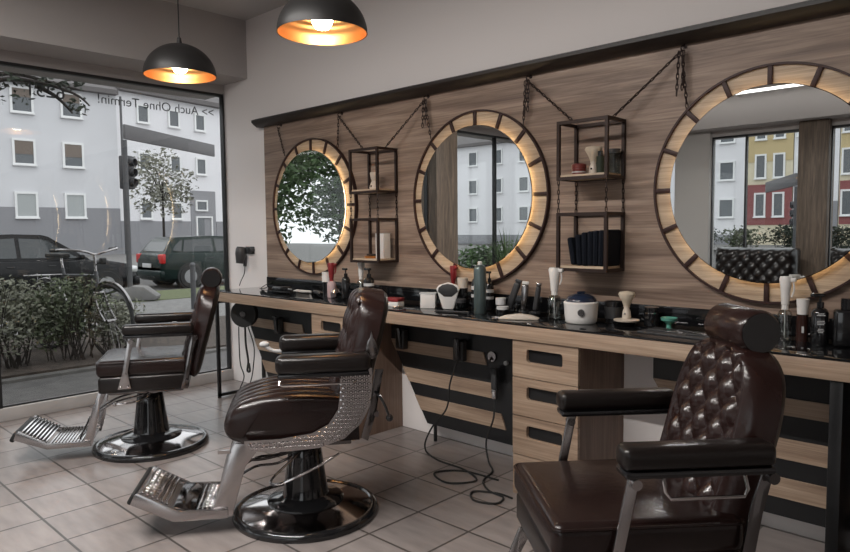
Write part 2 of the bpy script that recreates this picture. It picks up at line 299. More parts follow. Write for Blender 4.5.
def drawer_unit(x0, x1, label):
    t = thing('drawer_unit', label, 'drawer unit', ((x0+x1)/2, 0, 0), 0, 'oak drawer units under the counter')
    hw = (x1-x0)/2; fy = CY+.012
    m = MB(); m.bx(-hw, -hw+.018, fy+.02, -.002, 0, .752); m.bx(hw-.018, hw, fy+.02, -.002, 0, .752); m.bx(-hw+.018, hw-.018, -.02, -.002, 0, .752); m.bx(-hw+.018, hw-.018, fy+.02, -.02, .06, .075); m.bx(-hw+.018, hw-.018, fy+.03, -.02, .735, .752)
    m.build('body', 'brownwood', t)
    MB().bx(-hw+.0, hw, fy+.004, fy+.022, 0, .195, .001).build('plinth', 'counter', t)
    for z0, z1 in ((.575, .750), (.389, .571), (.199, .385)):
        d = MB(); zc = z1-.070; a = .098; h = .031; yc = fy
        # front panel round a cut-out grip
        xs = -hw+.001; xe = hw-.001; gx = .0
        d.bx(xs, gx-a, yc, yc+.018, z0, z1); d.bx(gx+a, xe, yc, yc+.018, z0, z1); d.bx(gx-a, gx+a, yc, yc+.018, zc+h, z1); d.bx(gx-a, gx+a, yc, yc+.018, z0, zc-h)
        for sx_ in (-1, 1):
            for sz_ in (-1, 1):
                cxx, czz = gx+sx_*a, zc+sz_*h; rr = .014
                pts = [(cxx, czz)]+[(cxx-sx_*rr+sx_*rr*math.sin(q*PI/8), czz-sz_*rr+sz_*rr*math.cos(q*PI/8)) for q in range(5)]
                d.prism(pts, yc, yc+.018, 'xz')
        dr = d.build('drawer', 'counter', t)
        MB().bx(gx-a-.01, gx+a+.01, yc+.0185, yc+.05, zc-h-.01, zc+h+.01).build('grip_recess', 'blackpanel', dr)
    return t
drawer_unit(-1.911, -1.553, 'oak three drawer unit left of the nearest barber chair')
drawer_unit(-3.49, -3.105, 'oak three drawer unit behind the middle barber chair')
drawer_unit(-.33, .03, 'oak drawer unit at the right edge behind the nearest chair')

def slant_panel(dx, xend, label):
    t = thing('slatted_panel', label, 'panel', (dx, 0, 0), 0, 'slanted slatted panels under the counter')
    L = lambda z: -3.20+.63*(.75-z); Rr = lambda z: -2.41+.38*(.75-z)
    m = MB(); m.prism([(L(.59), .728), (L(.59), .59), (L(.10), .10), (xend-dx, .10), (xend-dx, .728)], -.10, -.085, 'xz'); m.build('board', 'blackpanel', t)
    for z1, z0 in ((.59, .520), (.424, .340), (.262, .178)):
        m = MB(); m.prism([(L(z1)+.004, z1), (L(z0)+.004, z0), (Rr(z0), z0), (Rr(z1), z1)], -.108, -.1005, 'xz'); m.build('slat', 'counter', t)
    for fx in (L(.1)+.06, xend-dx-.08): MB().cyl((fx, -.093, 0), (fx, -.093, .10), .011, seg=12).build('foot', 'frame', t)
    return t
slant_panel(0, -1.925, 'slanted black panel with oak slats between the two drawer units')
slant_panel(-1.69, -3.505, 'slanted black panel with oak slats under the counter end by the window')
slant_panel(1.74, -.345, 'slanted black panel with oak slats behind the nearest barber chair')

# ================================================================== MIRRORS
def round_mirror(x, z, label, seed):
    t = thing('round_mirror', label, 'mirror', (x, -.024, z), 0, 'round wood rimmed wall mirrors')
    rx = Matrix.Rotation(R(90), 4, 'X')      # lathe axis z -> -y
    m = MB(); m.lathe([(.385, 0), (.385, .012), (.482, .012), (.482, 0)], seg=96, mtx=rx); m.build('wooden_band', 'oakband', t)
    m = MB(); m.lathe([(.480, 0), (.480, .026), (.489, .026), (.489, 0), (.480, 0)], seg=96, mtx=rx); m.build('hoop', 'ironred', t)
    m = MB(); m.lathe([(0, .046), (.400, .046), (.403, .043), (.400, .038), (0, .038)], seg=96, mtx=rx); m.build('mirror_glass', 'mirror', t, angle=20)
    m = MB(); m.lathe([(.3745, .016), (.3745, .030), (.378, .030), (.378, .016), (.3745, .016)], seg=96, mtx=rx); m.build('light_strip', 'warmled', t)
    m = MB(); m.lathe([(0, .012), (.36, .012), (.36, .036), (0, .036)], seg=48, mtx=rx); m.build('backing', 'frame', t)
    for k in range(16):
        a = 2*PI*(k+.02)/16; m = MB(); m.box((.441, 0, -.018), (.092, .020, .011), .002); 
        m.xf(Matrix.Rotation(R(90), 4, 'X').inverted() @ Matrix.Identity(4) if False else Matrix(((math.cos(a), -math.sin(a), 0, 0), (0, 0, 1, 0), (math.sin(a), math.cos(a), 0, 0), (0, 0, 0, 1))))
        m.build('clip', 'ironred', t)
    return t
MZ = 1.447
round_mirror(-3.975, MZ, 'leftmost round mirror with clipped wood rim, nearest the shop window', 1)
round_mirror(-2.452, MZ+.008, 'middle round mirror with clipped wood rim between the two hanging shelves', 2)
round_mirror(-.905, MZ, 'largest looking round mirror at the right, reflecting sofas and street', 3)

# ================================================================== CHAINS
def chain_mb(a, b, r=.0085, wire=.0026, sag=0., pitch=None):
    a = Vector(a); b = Vector(b); m = MB(); L = (b-a).length; pitch = pitch or r*2.6; n = max(2, int(L/pitch)); 
    def pt(t): return a.lerp(b, t)+Vector((0, 0, -4*sag*t*(1-t)))
    for i in range(n):
        p0 = pt(i/n); p1 = pt((i+1)/n); c = (p0+p1)/2; d = (p1-p0).normalized(); u = d.orthogonal().normalized(); v = d.cross(u)
        if i % 2: u, v = v, u
        half = pitch*.5+wire; pts = []
        for k in range(10):
            q = 2*PI*k/10; pts.append(c+d*math.cos(q)*(half+wire)+u*math.sin(q)*r*.62)
        m.tube(pts, wire, 5, closed=True)
    return m
hooks = {'h0': -4.36, 'h1': -3.64, 'h2': -2.83, 'h3': -2.09, 'h4': -1.27, 'h5': -.54}
HZ = 2.062
def hook(x):
    m = MB(); m.tube([(x, -.024, HZ+.012), (x, -.05, HZ+.012), (x, -.062, HZ), (x, -.052, HZ-.014), (x, -.038, HZ-.008)], .0035, 6, smooth=3); m.cyl((x, -.022, HZ+.012), (x, -.027, HZ+.012), .010, seg=12); return m
HD = {'h0': 'iron hook at the far left end of the rail', 'h1': 'iron hook right of the leftmost mirror', 'h2': 'iron hook left of the middle mirror', 'h3': 'iron hook right of the middle mirror', 'h4': 'iron hook left of the rightmost mirror', 'h5': 'iron hook right of the rightmost mirror'}
for k, x in hooks.items(): tag(hook(x).build('wall_hook', 'iron'), HD[k]+' under the dark rail', 'hook', 'iron hooks under the rail')
def chain(a, b, label, **kw): tag(chain_mb(a, b, **kw).build('chain', 'iron'), label, 'chain', 'iron chains hanging from the hooks')
HY = -.056
def hp(k): return (hooks[k], HY, HZ-.012)
chain(hp('h0'), (-4.29, -.048, 1.84), 'short chain holding the leftmost mirror on its left side')
chain(hp('h1'), (-3.665, -.048, 1.845), 'short chain holding the leftmost mirror on its right side')
chain(hp('h2'), (-2.79, -.048, 1.82), 'short chain holding the middle mirror on its left side')
chain(hp('h3'), (-2.12, -.048, 1.83), 'short chain holding the middle mirror on its right side')
chain(hp('h4'), (-1.245, -.048, 1.80), 'short chain holding the rightmost mirror on its left side')
chain(hp('h5'), (-.57, -.056, 1.80), 'chain holding the rightmost mirror on its right side')
S1 = (-3.365, -3.11); S2 = (-1.81, -1.554); SD = .185; ST = 1.790
chain(hp('h1'), (S1[0]+.03, -.10, ST+.004), 'slanting chain from hook to left end of the left hanging shelf')
chain(hp('h2'), (S1[1]-.02, -.10, ST+.004), 'slanting chain from hook to right end of the left hanging shelf')
chain(hp('h3'), (S2[0]+.03, -.10, ST+.004), 'slanting chain from hook to left end of the right hanging shelf')
chain(hp('h4'), (S2[1]-.02, -.10, ST+.004), 'slanting chain from hook to right end of the right hanging shelf')
for k, d in (('h2', .17), ('h3', .19), ('h4', .20)):
    m = chain_mb((hooks[k]-.012, HY, HZ-.014), (hooks[k]-.020, HY, HZ-d)); m2 = chain_mb((hooks[k]+.012, HY-.004, HZ-.014), (hooks[k]+.006, HY-.004, HZ-d+.02)); m.v, m.f = m.v+m2.v, m.f+[[i+len(m.v) for i in f] for f in m2.f]
    tag(m.build('chain', 'iron'), 'loose doubled chain end dangling at the '+HD[k].replace('iron ', ''), 'chain', 'iron chains hanging from the hooks')

# ================================================================== HANGING SHELVES
def cage_shelf(x0, x1, label):
    t = thing('hanging_shelf', label, 'shelf', ((x0+x1)/2, -.024, 1.07), 0, 'two-tier hanging iron cage shelves')
    hw = (x1-x0)/2; d = SD-.024; s = .0155
    def cage(z0, z1, pname):
        m = MB()
        for X in (-hw, hw):
            for Y in (0, -d): m.bx(X-s/2, X+s/2, Y-s/2-.006, Y+s/2-.006, z0, z1)
            for Z in (z0+s/2, z1-s/2): m.bx(X-s/2+.0003, X+s/2-.0003, -d-.006, -.006, Z-s/2, Z+s/2)
        for Y in (0, -d):
            for Z in (z0+s/2, z1-s/2): m.bx(-hw, hw, Y-s/2-.0057, Y+s/2-.0063, Z-s/2, Z+s/2)
        return m.build(pname, 'iron', t)
    zb = 1.07
    cage(1.508-zb, ST-zb, 'upper_cage'); cage(0, 1.352-zb, 'lower_cage')
    MB().bx(-hw+.008, hw-.008, -d-.004, -.004, 1.512-zb, 1.534-zb, .001).build('board', 'oakband', t)
    MB().bx(-hw+.008, hw-.008, -d-.004, -.004, .004, .026, .001).build('board', 'oakband', t)
    for X in (-hw, hw):
        for Y in (-.006, -d-.006):
            chain_mb((X, Y, 1.508-zb), (X, Y, 1.352-zb), r=.0075, wire=.0024).build('link_chain', 'iron', t)
    return t
cage_shelf(*S1, 'two-tier iron cage shelf hanging left of the middle mirror')
cage_shelf(*S2, 'two-tier iron cage shelf hanging right of the middle mirror')

# ================================================================== BARBER CHAIRS (local: +X forward, +Y left, Z up)
def tuft(y, z, sx, sz):
    return (abs(math.sin(PI*(y/sx+z/sz)/1.0))*abs(math.sin(PI*(y/sx-z/sz)/1.0)))
def pad_back(W, H, T, amp, top_pow, sx, sz, ch=.74, nu=64, nv=64):
    """tufted back pad in its own frame: y across, z up, +x front"""
    vs = []; fs = []
    def half(v):
        k = max(0, (v-.55)/.45); w = W/2*(1-.42*k**top_pow); k2 = max(0, (.12-v)/.12); return w*(1-.08*k2*k2)
    for i in range(nv+1):
        v = i/nv; hw = half(v); topr = max(0, (v-.80)/.20)
        for j in range(nu+1):
            u = -1+2*j/nu; zz = v*H - (abs(u)**3)*topr**2*.05*H
            e = (1-abs(u)**8)**.5*(1-abs(2*v-1)**14)**.5
            y = u*hw; h = 0.
            if abs(u) < ch and .05 < v < .95:
                h = tuft(y, zz, sx, sz)**.38*amp
            else: h = amp*.95
            g = min(1, abs(abs(u)-ch)/.06) if v < .9 else 1
            h *= (.35+.65*g)
            vs.append((T*e+h*e, y, zz))
    n = nu+1
    for i in range(nv):
        for j in range(nu): fs.append([i*n+j, i*n+j+1, (i+1)*n+j+1, (i+1)*n+j])
    m = MB(); m.raw(vs, fs); o = len(vs)
    bv = []; 
    for i in range(nv+1):
        v = i/nv; hw = half(v); topr = max(0, (v-.80)/.20)
        for j in range(nu+1):
            u = -1+2*j/nu; zz = v*H-(abs(u)**3)*topr**2*.05*H; e = (1-abs(u)**6)**.5*(1-abs(2*v-1)**10)**.5
            bv.append((-.030*e, u*hw, zz))
    bf = [[i*n+j, (i+1)*n+j, (i+1)*n+j+1, i*n+j+1] for i in range(nv) for j in range(nu)]
    btn = []
    for p in range(-8, 16):
        for q in range(-16, 10):
            y = sx*(p+q)/2; z = sz*(p-q)/2; v = z/H
            if .08 < v < .93 and abs(y) < half(v)*ch*.97: btn.append(MB().sph((T*.98+.004, y, z), .009, 8, (.6, 1, 1)))
    return m, MB().raw(bv, bf), btn

def lean(m, x, z, ang):
    if isinstance(m, list): return [lean(q, x, z, ang) for q in m]
    return m.xf(Matrix.Translation((x, 0, z)) @ Matrix.Rotation(R(-ang), 4, 'Y'))

def pedestal(t, arm_z=.34):
    m = MB(); m.lathe([(0, .0), (.322, .0), (.327, .012), (.325, .026), (.312, .036), (.300, .036), (.296, .030), (0, .030)], seg=64); m.build('base_rim', 'gloss', t, angle=60)
    m = MB(); m.lathe([(.294, .0305), (.26, .040), (.20, .056), (.165, .064), (.165, .0305)], seg=64); m.build('base_plate', 'plate_ch', t, angle=60)
    m = MB(); m.lathe([(.170, .058), (.172, .068), (.160, .076), (.125, .084), (.104, .092), (.100, .105), (.094, .150), (.087, .20), (.078, .27), (.071, .325), (.060, .335), (0, .335)], seg=48); m.build('pedestal', 'gloss', t, angle=50)
    m = MB(); m.lathe([(0, .335), (.050, .335), (.052, .36), (.0, .36)], seg=32); m.cyl((0, 0, .33), (0, 0, .375), .04); m.build('piston', 'chrome', t)

def chair_a(label, loc, rz, bars=False, bx=0.):
    t = thing('barber_chair', label, 'barber chair', loc, rz, 'brown leather barber chairs')
    pedestal(t)
    m = MB(); m.bx(-.20, .20, -.17, .17, .355, .385, .006); m.build('seat_frame', 'darkchrome', t)
    m = MB(); m.box((.005, 0, .425), (.48, .465, .095), .018, 4); m.build('seat_skirt', 'darkleather', t)
    m = MB(); m.box((.008, 0, .515), (.49, .475, .095), .030, 5); s_ = m.build('seat', 'leather', t)
    m = MB(); pts = []
    for sx_, sy_, a0 in ((1, 1, 0), (-1, 1, 90), (-1, -1, 180), (1, -1, 270)):
        for k in range(5):
            a = R(a0+k*22.5); pts.append((.008+sx_*.217+.026*math.cos(a), sy_*.209+.026*math.sin(a), .549))
    m.tube(pts, .0045, 6, closed=True); m.build('piping', 'leather', s_)
    pm, bk, bt = pad_back(.43, .54, .070, .030, 2.6, .084, .115)
    lean(pm, -.262+bx, .435, 15); b = pm.build('backrest', 'leather2', t, angle=80)
    lean(bt, -.262+bx, .435, 15); [q.build('button', 'leather2', b) for q in bt]
    lean(bk, -.262+bx, .435, 15); bk.build('back_shell', 'darkleather', b)
    m = MB(); ax = -.372+bx; az = .998
    m.lathe([(0, -.100), (.053, -.098), (.060, -.089), (.060, .089), (.053, .098), (0, .100)], seg=40, mtx=Matrix.Translation((ax, 0, az)) @ Matrix.Rotation(R(90), 4, 'X')); hr = m.build('headrest', 'leather2', t, angle=50)
    for s in (-1, 1): MB().cyl((ax, s*.0995, az), (ax, s*.1020, az), .052, seg=32).build('end_cap', 'gloss', hr)
    m = MB(); m.cyl((ax-.005, 0, .93), (ax, 0, .955), .014); m.bx(ax-.03, ax+.012, -.012, .012, .86, .955, .003); m.build('headrest_post', 'chrome', t)
    for s in (-1, 1):
        y = s*.265
        m = MB(); m.box((-.085, y, .738), (.375, .074, .058), .020, 4); a = m.build('armrest', 'darkleather', t)
        m = MB(); m.box((-.085, y, .702), (.365, .070, .018), .006, 2); m.build('arm_plate', 'gloss', a)
        m = MB()
        if bars and s == 1: m.tube([(.0, y+s*.01, .700), (.0, y+s*.03, .660), (-.01, y+s*.033, .644), (-.19, y+s*.033, .644), (-.20, y+s*.03, .660), (-.20, y+s*.01, .700)], .0046, 8)
        if bars and s == 1: m.build('towel_bar', 'chrome', a)
        m = MB(); m.prism([(.045, .70), (.073, .70), (.112, .50), (.140, .405), (.070, .405), (.084, .50)], y-.004-s*.010, y+.004-s*.010, 'xz', .0015)
        m.cyl((.062, y-.014, .672), (.062, y+.014, .672), .013, seg=16); m.cyl((.098, y-.014, .490), (.098, y+.012, .490), .008, seg=12)
        for q in (.084, .124): m.sph((q, y+s*.000, .418), .006, 8)
        m.build('arm_post', 'silver', t)
        m = MB(); m.prism([(-.290, .69), (-.262, .69), (-.232, .60), (-.205, .44), (-.190, .385), (-.230, .385), (-.238, .44), (-.262, .58)], y-.004-s*.012, y+.004-s*.012, 'xz', .0015)
        m.cyl((-.275, y-.016, .675), (-.275, y+.016, .675), .014, seg=16); m.cyl((-.225, y-.018, .43), (-.225, y+.016, .43), .010, seg=12); m.build('back_bracket', 'darkchrome', t)
    # footrest
    for s in (-1, 1):
        m = MB(); m.prism([(.205, .385), (.250, .385), (.285, .30), (.330, .135), (.345, .095), (.345, .070), (.300, .070), (.280, .135), (.250, .30)], s*.155-.004, s*.155+.004, 'xz', .0015); m.build('footrest_arm', 'silver', t)
    fr = MB()
    for s in (-1, 1):
        fr.prism([(.305, .075), (.305, .102), (.515, .110), (.660, .194), (.673, .180), (.687, .146), (.525, .078)], s*.168-.005, s*.168+.005, 'xz', .002)
    fr.bx(.307, .317, -.165, .165, .078, .104); fr.bx(.305, .517, -.165, .165, .084, .090)
    f_ = fr.build('footrest', 'silver', t)
    sl = MB()
    for k in range(12): sl.box((.322+k*.0168, 0, .099+k*.0007), (.0088, .325, .012), .003, 2)
    for k in range(8):
        q = .528+k*.0163; sl.box((q, 0, .112+(q-.515)*.58+.002), (.010, .325, .012), .003, 2, rot=(0, R(-30), 0))
    sl.build('slats', 'chrome', f_)
    m = MB(); m.box((.686, 0, .160), (.026, .345, .056), .010, 3, rot=(0, R(-30), 0)); m.box((.598, 0, .144), (.15, .325, .006), rot=(0, R(-30), 0)); m.build('toe_bar', 'rubber', f_)
    # linkage rods and lever
    m = MB(); m.tube([(.33, .06, .20), (.22, .06, .275), (.10, .06, .31), (-.08, .06, .34)], .006, 8, smooth=4); m.tube([(.33, -.06, .20), (.22, -.06, .275), (.10, -.06, .31), (-.08, -.06, .34)], .006, 8, smooth=4); m.tube([(.36, -.155, .12), (.33, 0, .20), (.36, .155, .12)], .006, 8); m.build('linkage', 'darkchrome', t)
    m = MB(); m.tube([(-.02, .13, .345), (.02, .26, .34), (.08, .30, .335), (.14, .30, .335)], .006, 8, smooth=4); m.sph((.15, .30, .335), .012, 10); m.build('lever', 'chrome', t)
    return t
def face(d): return R(d)
def chair_b(label, loc, rz):
    t = thing('barber_chair', label, 'barber chair', loc, rz, 'brown leather barber chairs')
    pedestal(t)
    m = MB(); m.bx(-.20, .20, -.16, .16, .35, .385, .006); m.build('seat_frame', 'darkchrome', t)
    # seat roll with channels
    prof = [(-.23, .575), (-.10, .590), (.03, .600), (.13, .598), (.20, .585), (.280, .556), (.322, .510), (.332, .462), (.315, .420), (.270, .395), (.20, .388), (-.23, .388)]
    P = []
    for i in range(len(prof)-1):
        a = prof[max(0, i-1)]; b = prof[i]; c = prof[i+1]; d = prof[min(len(prof)-1, i+2)]
        for j in range(5):
            q = j/5; P.append(tuple(.5*(2*b[k]+(c[k]-a[k])*q+(2*a[k]-5*b[k]+4*c[k]-d[k])*q*q+(3*b[k]-a[k]-3*c[k]+d[k])*q**3) for k in (0, 1)))
    P.append(prof[-1]); n = len(P); vs = []; fs = []; W = .225; NY = 72
    for j in range(NY+1):
        y = -W+2*W*j/NY; e = abs(y)/W; rib = abs(math.sin(PI*(y+W)/(2*W)*6))**.45*.016 - .016
        for i in range(n):
            tx = P[min(i+1, n-1)][0]-P[max(i-1, 0)][0]; tz = P[min(i+1, n-1)][1]-P[max(i-1, 0)][1]; l = math.hypot(tx, tz); nx, nz = -tz/l, tx/l
            k = 1 if i < n-6 else 0; f = (rib-.022*e**10)*k
            vs.append((P[i][0]+nx*f, y, P[i][1]+nz*f))
    for j in range(NY):
        for i in range(n-1): fs.append([j*n+i, j*n+i+1, (j+1)*n+i+1, (j+1)*n+i])
        fs.append([j*n+n-1, j*n, (j+1)*n, (j+1)*n+n-1])
    fs += [list(range(n)), [NY*n+i for i in range(n)][::-1]]
    MB().raw(vs, fs).build('seat', 'leather', t, angle=70)
    # thick back
    pm, bk, bt = pad_back(.45, .57, .105, .026, 3.2, .10, .20, ch=.84)
    lean(pm, -.215, .455, 15); b = pm.build('backrest', 'leather2', t, angle=80)
    lean(bt, -.215, .455, 15); [q.build('button', 'leather2', b) for q in bt]; lean(bk, -.215, .455, 15); bk.build('back_shell', 'darkleather', b)
    for s in (-1, 1):
        y = s*.268
        m = MB(); m.box((-.083, y, .733), (.39, .092, .080), .030, 5); a = m.build('armrest', 'darkleather', t)
        m = MB(); m.box((-.083, y, .690), (.37, .080, .018), .005, 2); m.build('arm_plate', 'gloss', a)
        m = MB(); m.tube([(.095, y+s*.02, .69), (.095, y+s*.045, .66), (.085, y+s*.048, .655), (-.20, y+s*.048, .655), (-.215, y+s*.03, .66)], .0035, 8); m.build('towel_bar', 'chrome', a)
        if s == -1:
            m = MB(); m.tube([(.09, y, .695), (.14, y, .700), (.175, y, .722)], .009, 8, smooth=3); m.sph((.182, y, .732), .019, 14, (1.3, .8, .8)); m.build('arm_knob', 'plate', a)
        # studded crescent side plate
        outer = [(-.285, .70), (-.285, .62), (-.275, .54), (-.235, .465), (-.165, .405), (-.06, .372), (.08, .365), (.235, .375)]
        inner = [(.245, .420), (.10, .420), (-.03, .435), (-.10, .470), (-.140, .530), (-.150, .60), (-.150, .70)]
        poly = outer+inner; m = MB(); m.prism(poly, y-.004-s*.022, y+.004-s*.022, 'xz'); pl = m.build('side_plate', 'silver', t)
        st = MB()
        def inside(px, pz):
            c = False; k = len(poly)-1
            for i in range(len(poly)):
                if (poly[i][1] > pz) != (poly[k][1] > pz) and px < (poly[k][0]-poly[i][0])*(pz-poly[i][1])/(poly[k][1]-poly[i][1])+poly[i][0]: c = not c
                k = i
            return c
        row = 0; z = .370
        while z < .70:
            x = -.29+(row % 2)*.0095
            while x < .25:
                if all(inside(x+dx_, z+dz_) for dx_, dz_ in ((.006, 0), (-.006, 0), (0, .006), (0, -.006))):
                    q = Matrix.Translation((x, y+s*.004-s*.022, z)) @ Matrix.Rotation(R(-90*s), 4, 'X'); st.lathe([(.0085, 0), (.0085, .001), (.0045, .006), (0, .0065)], seg=6, mtx=q)
                x += .019
            z += .0165; row += 1
        st.build('studs', 'chrome', pl, angle=20)
        # teardrop cap where the back pivots
        m = MB(); m.prism([(-.285+.028*math.cos(a_)*(1 if math.cos(a_) < 0 else 1), .765+.028*math.sin(a_)) if math.sin(a_) < .3 else (-.285+.0, .86) if abs(a_-PI/2) < .2 else (-.285+.020*math.cos(a_), .765+.028+.035*math.sin(a_)) for a_ in [2*PI*k/16 for k in range(16)]], s*.243-.005, s*.243+.005, 'xz', .003)
        m.build('pivot_cap', 'satin', t)
        m = MB(); m.prism([(-.335, .69), (-.300, .69), (-.27, .52), (-.235, .40), (-.265, .385), (-.300, .50)], s*.235-.004, s*.235+.004, 'xz', .001); m.cyl((-.302, s*.225, .50), (-.302, s*.25, .50), .012, seg=12); m.build('back_bracket', 'darkchrome', t)
        # broad footrest arms
        m = MB(); m.prism([(.185, .372), (.290, .385), (.325, .335), (.378, .130), (.392, .100), (.392, .070), (.308, .070), (.298, .110), (.250, .28), (.20, .345)], s*.150-.006, s*.150+.006, 'xz', .003); m.build('footrest_arm', 'silver', t)
        MB().bx(.31, .36, s*.160-.002, s*.160+.004, .345, .36).build('arm_trim', 'chrome', t)
    fr = MB()
    for s in (-1, 1): fr.prism([(.325, .070), (.325, .106), (.525, .116), (.680, .205), (.696, .198), (.714, .158), (.545, .070)], s*.163-.006, s*.163+.006, 'xz', .003)
    fr.bx(.325, .342, -.16, .16, .075, .108, .003); fr.box((.612, 0, .148), (.18, .32, .008), rot=(0, R(-30), 0)); fr.bx(.34, .535, -.16, .16, .084, .092)
    f_ = fr.build('footrest', 'silver', t)
    sl = MB()
    for k in range(6): sl.box((.354+k*.019, 0, .102+k*.0008), (.011, .30, .014), .004, 2)
    for k in range(9): sl.box((.354+.048, -.12+k*.030, .108), (.10, .006, .006), .002, 1)
    for k in range(6):
        q = .572+k*.019; sl.box((q, 0, .138+(q-.562)*.577), (.010, .30, .012), .003, 2, rot=(0, R(-30), 0))
    for k in range(9): sl.box((.622, -.12+k*.030, .176), (.10, .006, .006), .002, 1, rot=(0, R(-30), 0))
    sl.build('tread', 'chrome', f_)
    MB().box((.508, 0, .113), (.085, .30, .010), .003, 2, rot=(0, R(-12), 0)).build('heel_plate', 'darkchrome', f_)
    MB().box((.708, 0, .180), (.020, .335, .050), .008, 3, rot=(0, R(-30), 0)).build('toe_bar', 'rubber', f_)
    m = MB()
    for s in (-1, 1): m.tube([(.33, s*.06, .18), (.22, s*.06, .245), (.12, s*.06, .255), (.02, s*.06, .30)], .006, 8, smooth=4)
    m.tube([(.30, .15, .33), (.22, .13, .30), (.12, .10, .30), (.0, .08, .325)], .006, 8, smooth=4); m.build('linkage', 'darkchrome', t)
    m = MB(); m.tube([(-.29, .22, .60), (-.315, .27, .58), (-.335, .28, .54), (-.35, .285, .50)], .006, 8, smooth=4); m.sph((-.352, .285, .492), .016, 12); m.build('lever', 'gloss', t)
    m = MB(); m.tube([(.02, .07, .30), (.14, .20, .235), (.10, .30, .25), (-.05, .30, .31), (-.14, .26, .345)], .005, 8, smooth=5); m.build('pump_rod', 'chrome', t)
    return t
c1 = chair_a('barber chair nearest the shop window, with round headrest and slatted footrest', (-3.95, -1.286, 0), R(240))
c2 = chair_b('middle barber chair with ribbed seat and chrome studded side plates', (-2.473, -1.241, 0), R(234))
c3 = chair_a('nearest barber chair at right with tufted back and big square seat, cut by the frame', (-.880, -1.335, 0), R(228), True, .032)

# ================================================================== PENDANT LAMPS
def pendant(x, y, z, r, label):
    t = thing('pendant_lamp', label, 'pendant lamp', (x, y, z), 0, 'black dome pendant lamps')
    H = r*.90; N = 18; out = [(r*math.cos(a), H*math.sin(a)) for a in [PI/2*k/N for k in range(N+1)]]
    o2 = [(max(0, p[0]-.0025), p[1]-.001) for p in out]
    MB().lathe([(r-.001, 0)]+out, seg=64).build('lamp_shade', 'lampout', t, angle=60)
    MB().lathe([(r-.004, .0005)]+[(max(0, (r-.004)*math.cos(a)), (H-.005)*math.sin(a)) for a in [PI/2*k/N for k in range(N+1)]], seg=64).build('gold_lining', 'gold', t, angle=60)
    MB().cyl((0, 0, H-.01), (0, 0, H+.035), .018, .010, 20).build('socket_cap', 'lampout', t)
    MB().cyl((0, 0, H+.03), (0, 0, 2.957-z), .0035, seg=8).build('cord', 'frame', t)
    MB().cyl((0, 0, 2.957-z-.03), (0, 0, 2.957-z-.0005), .05, seg=32).build('ceiling_rose', 'lampout', t)
    m = MB(); m.cyl((0, 0, H-.045), (0, 0, H-.006), .017, seg=16); m.build('holder', 'lampout', t)
    m = MB(); m.lathe([(0, .018), (.030, .020), (.047, .050), (.042, .078), (.018, .105), (.014, H-.040)], seg=24); m.build('bulb', 'bulb', t)
    return t
pendant(-3.721, -1.143, 2.165, .199, 'black dome pendant lamp over the window side, the farther one')
pendant(-2.412, -1.143, 2.141, .197, 'black dome pendant lamp at the top, the nearer one cut by the frame')

# LED battens: the one by the sofas, and an added one brightening the room
def batten(x0, x1, y, z, label):
    t = thing('led_or_fill_batten', label, 'ceiling light', ((x0+x1)/2, y, z), 0, 'long LED battens')
    h = (x1-x0)/2; MB().bx(-h, h, -.03, .03, .02, .957+2-z, .003).build('housing', 'white', t); MB().bx(-h+.01, h-.01, -.02, .02, .008, .020, .002).build('diffuser', 'led', t); return t
batten(-3.8, 1.8, -5.60, 2.85, 'long glowing LED strip under the ceiling by the sofas, seen in the mirror')
batten(-3.8, -.8, -2.75, 2.91, 'added unseen LED strip on the ceiling, brightening the middle of the room')

# ================================================================== COUNTER ITEMS
T_ = CZ+.0004
def spray(name, x, y, label, body, headm, h, r, group=None, rz=0., tube_in=True):
    t = thing('spray_bottle', label, 'spray bottle', (x, y, T_), rz, group)
    hb = h*.48
    MB().lathe([(0, 0), (r*.95, 0), (r, .004), (r, hb*.80), (r*.80, hb*.93), (r*.42, hb), (0, hb)], seg=24).build('body', body, t, angle=50)
    m = MB(); m.lathe([(r*.45, hb*.99), (r*.45, hb+.018), (r*.52, hb+.020), (r*.66, h*.78), (r*.86, h*.96), (r*.74, h), (0, h)], seg=20); m.box((-r*.75, 0, h*.95), (r*1.3, r*.75, h*.07), .005, 2); m.build('spray_head', headm, t)
    m = MB(); m.tube([(-r*1.0, 0, h*.92), (-r*1.15, 0, h*.80), (-r*.85, 0, h*.68)], .0035, 6, smooth=3); m.build('trigger', headm, t)
    if tube_in: MB().cyl((0, 0, .006), (0, 0, hb), .0022, seg=6).build('dip_tube', 'white', t)
    return t
def pump(x, y, label, h, r, body='gloss', lab=True, rz=0., group=None):
    t = thing('pump_bottle', label, 'pump bottle', (x, y, T_), rz, group); hb = h*.72
    MB().lathe([(0, 0), (r*.96, 0), (r, .004), (r, hb*.86), (r*.75, hb*.96), (r*.4, hb), (0, hb)], seg=28).build('body', body, t, angle=50)
    m = MB(); m.cyl((0, 0, hb-.002), (0, 0, hb+.02), r*.42); m.cyl((0, 0, hb+.02), (0, 0, h-.012), r*.16); m.box((-r*.35, 0, h-.008), (r*1.6, r*.55, .014), .004); m.build('pump_head', 'gloss', t)
    if lab:
        m = MB()
        for z0, z1 in ((hb*.62, hb*.74), (hb*.38, hb*.48)): m.lathe([(r+.0004, z0), (r+.0006, z0), (r+.0006, z1), (r+.0004, z1)], seg=28)
        m.build('label', 'plate', t)
    return t
def simple(name, cat, label, x, y, parts, rz=0., group=None):
    """parts: list of (part name, material, MB)"""
    t = thing(name, label, cat, (x, y, T_), rz, group)
    for pn, mm, mb in parts: mb.build(pn, mm, t)
    return t
def cyl_(r, z0, z1, r2=None): return MB().lathe([(0, z0), (r, z0), (r if r2 is None else r2, z1), (0, z1)], seg=24)

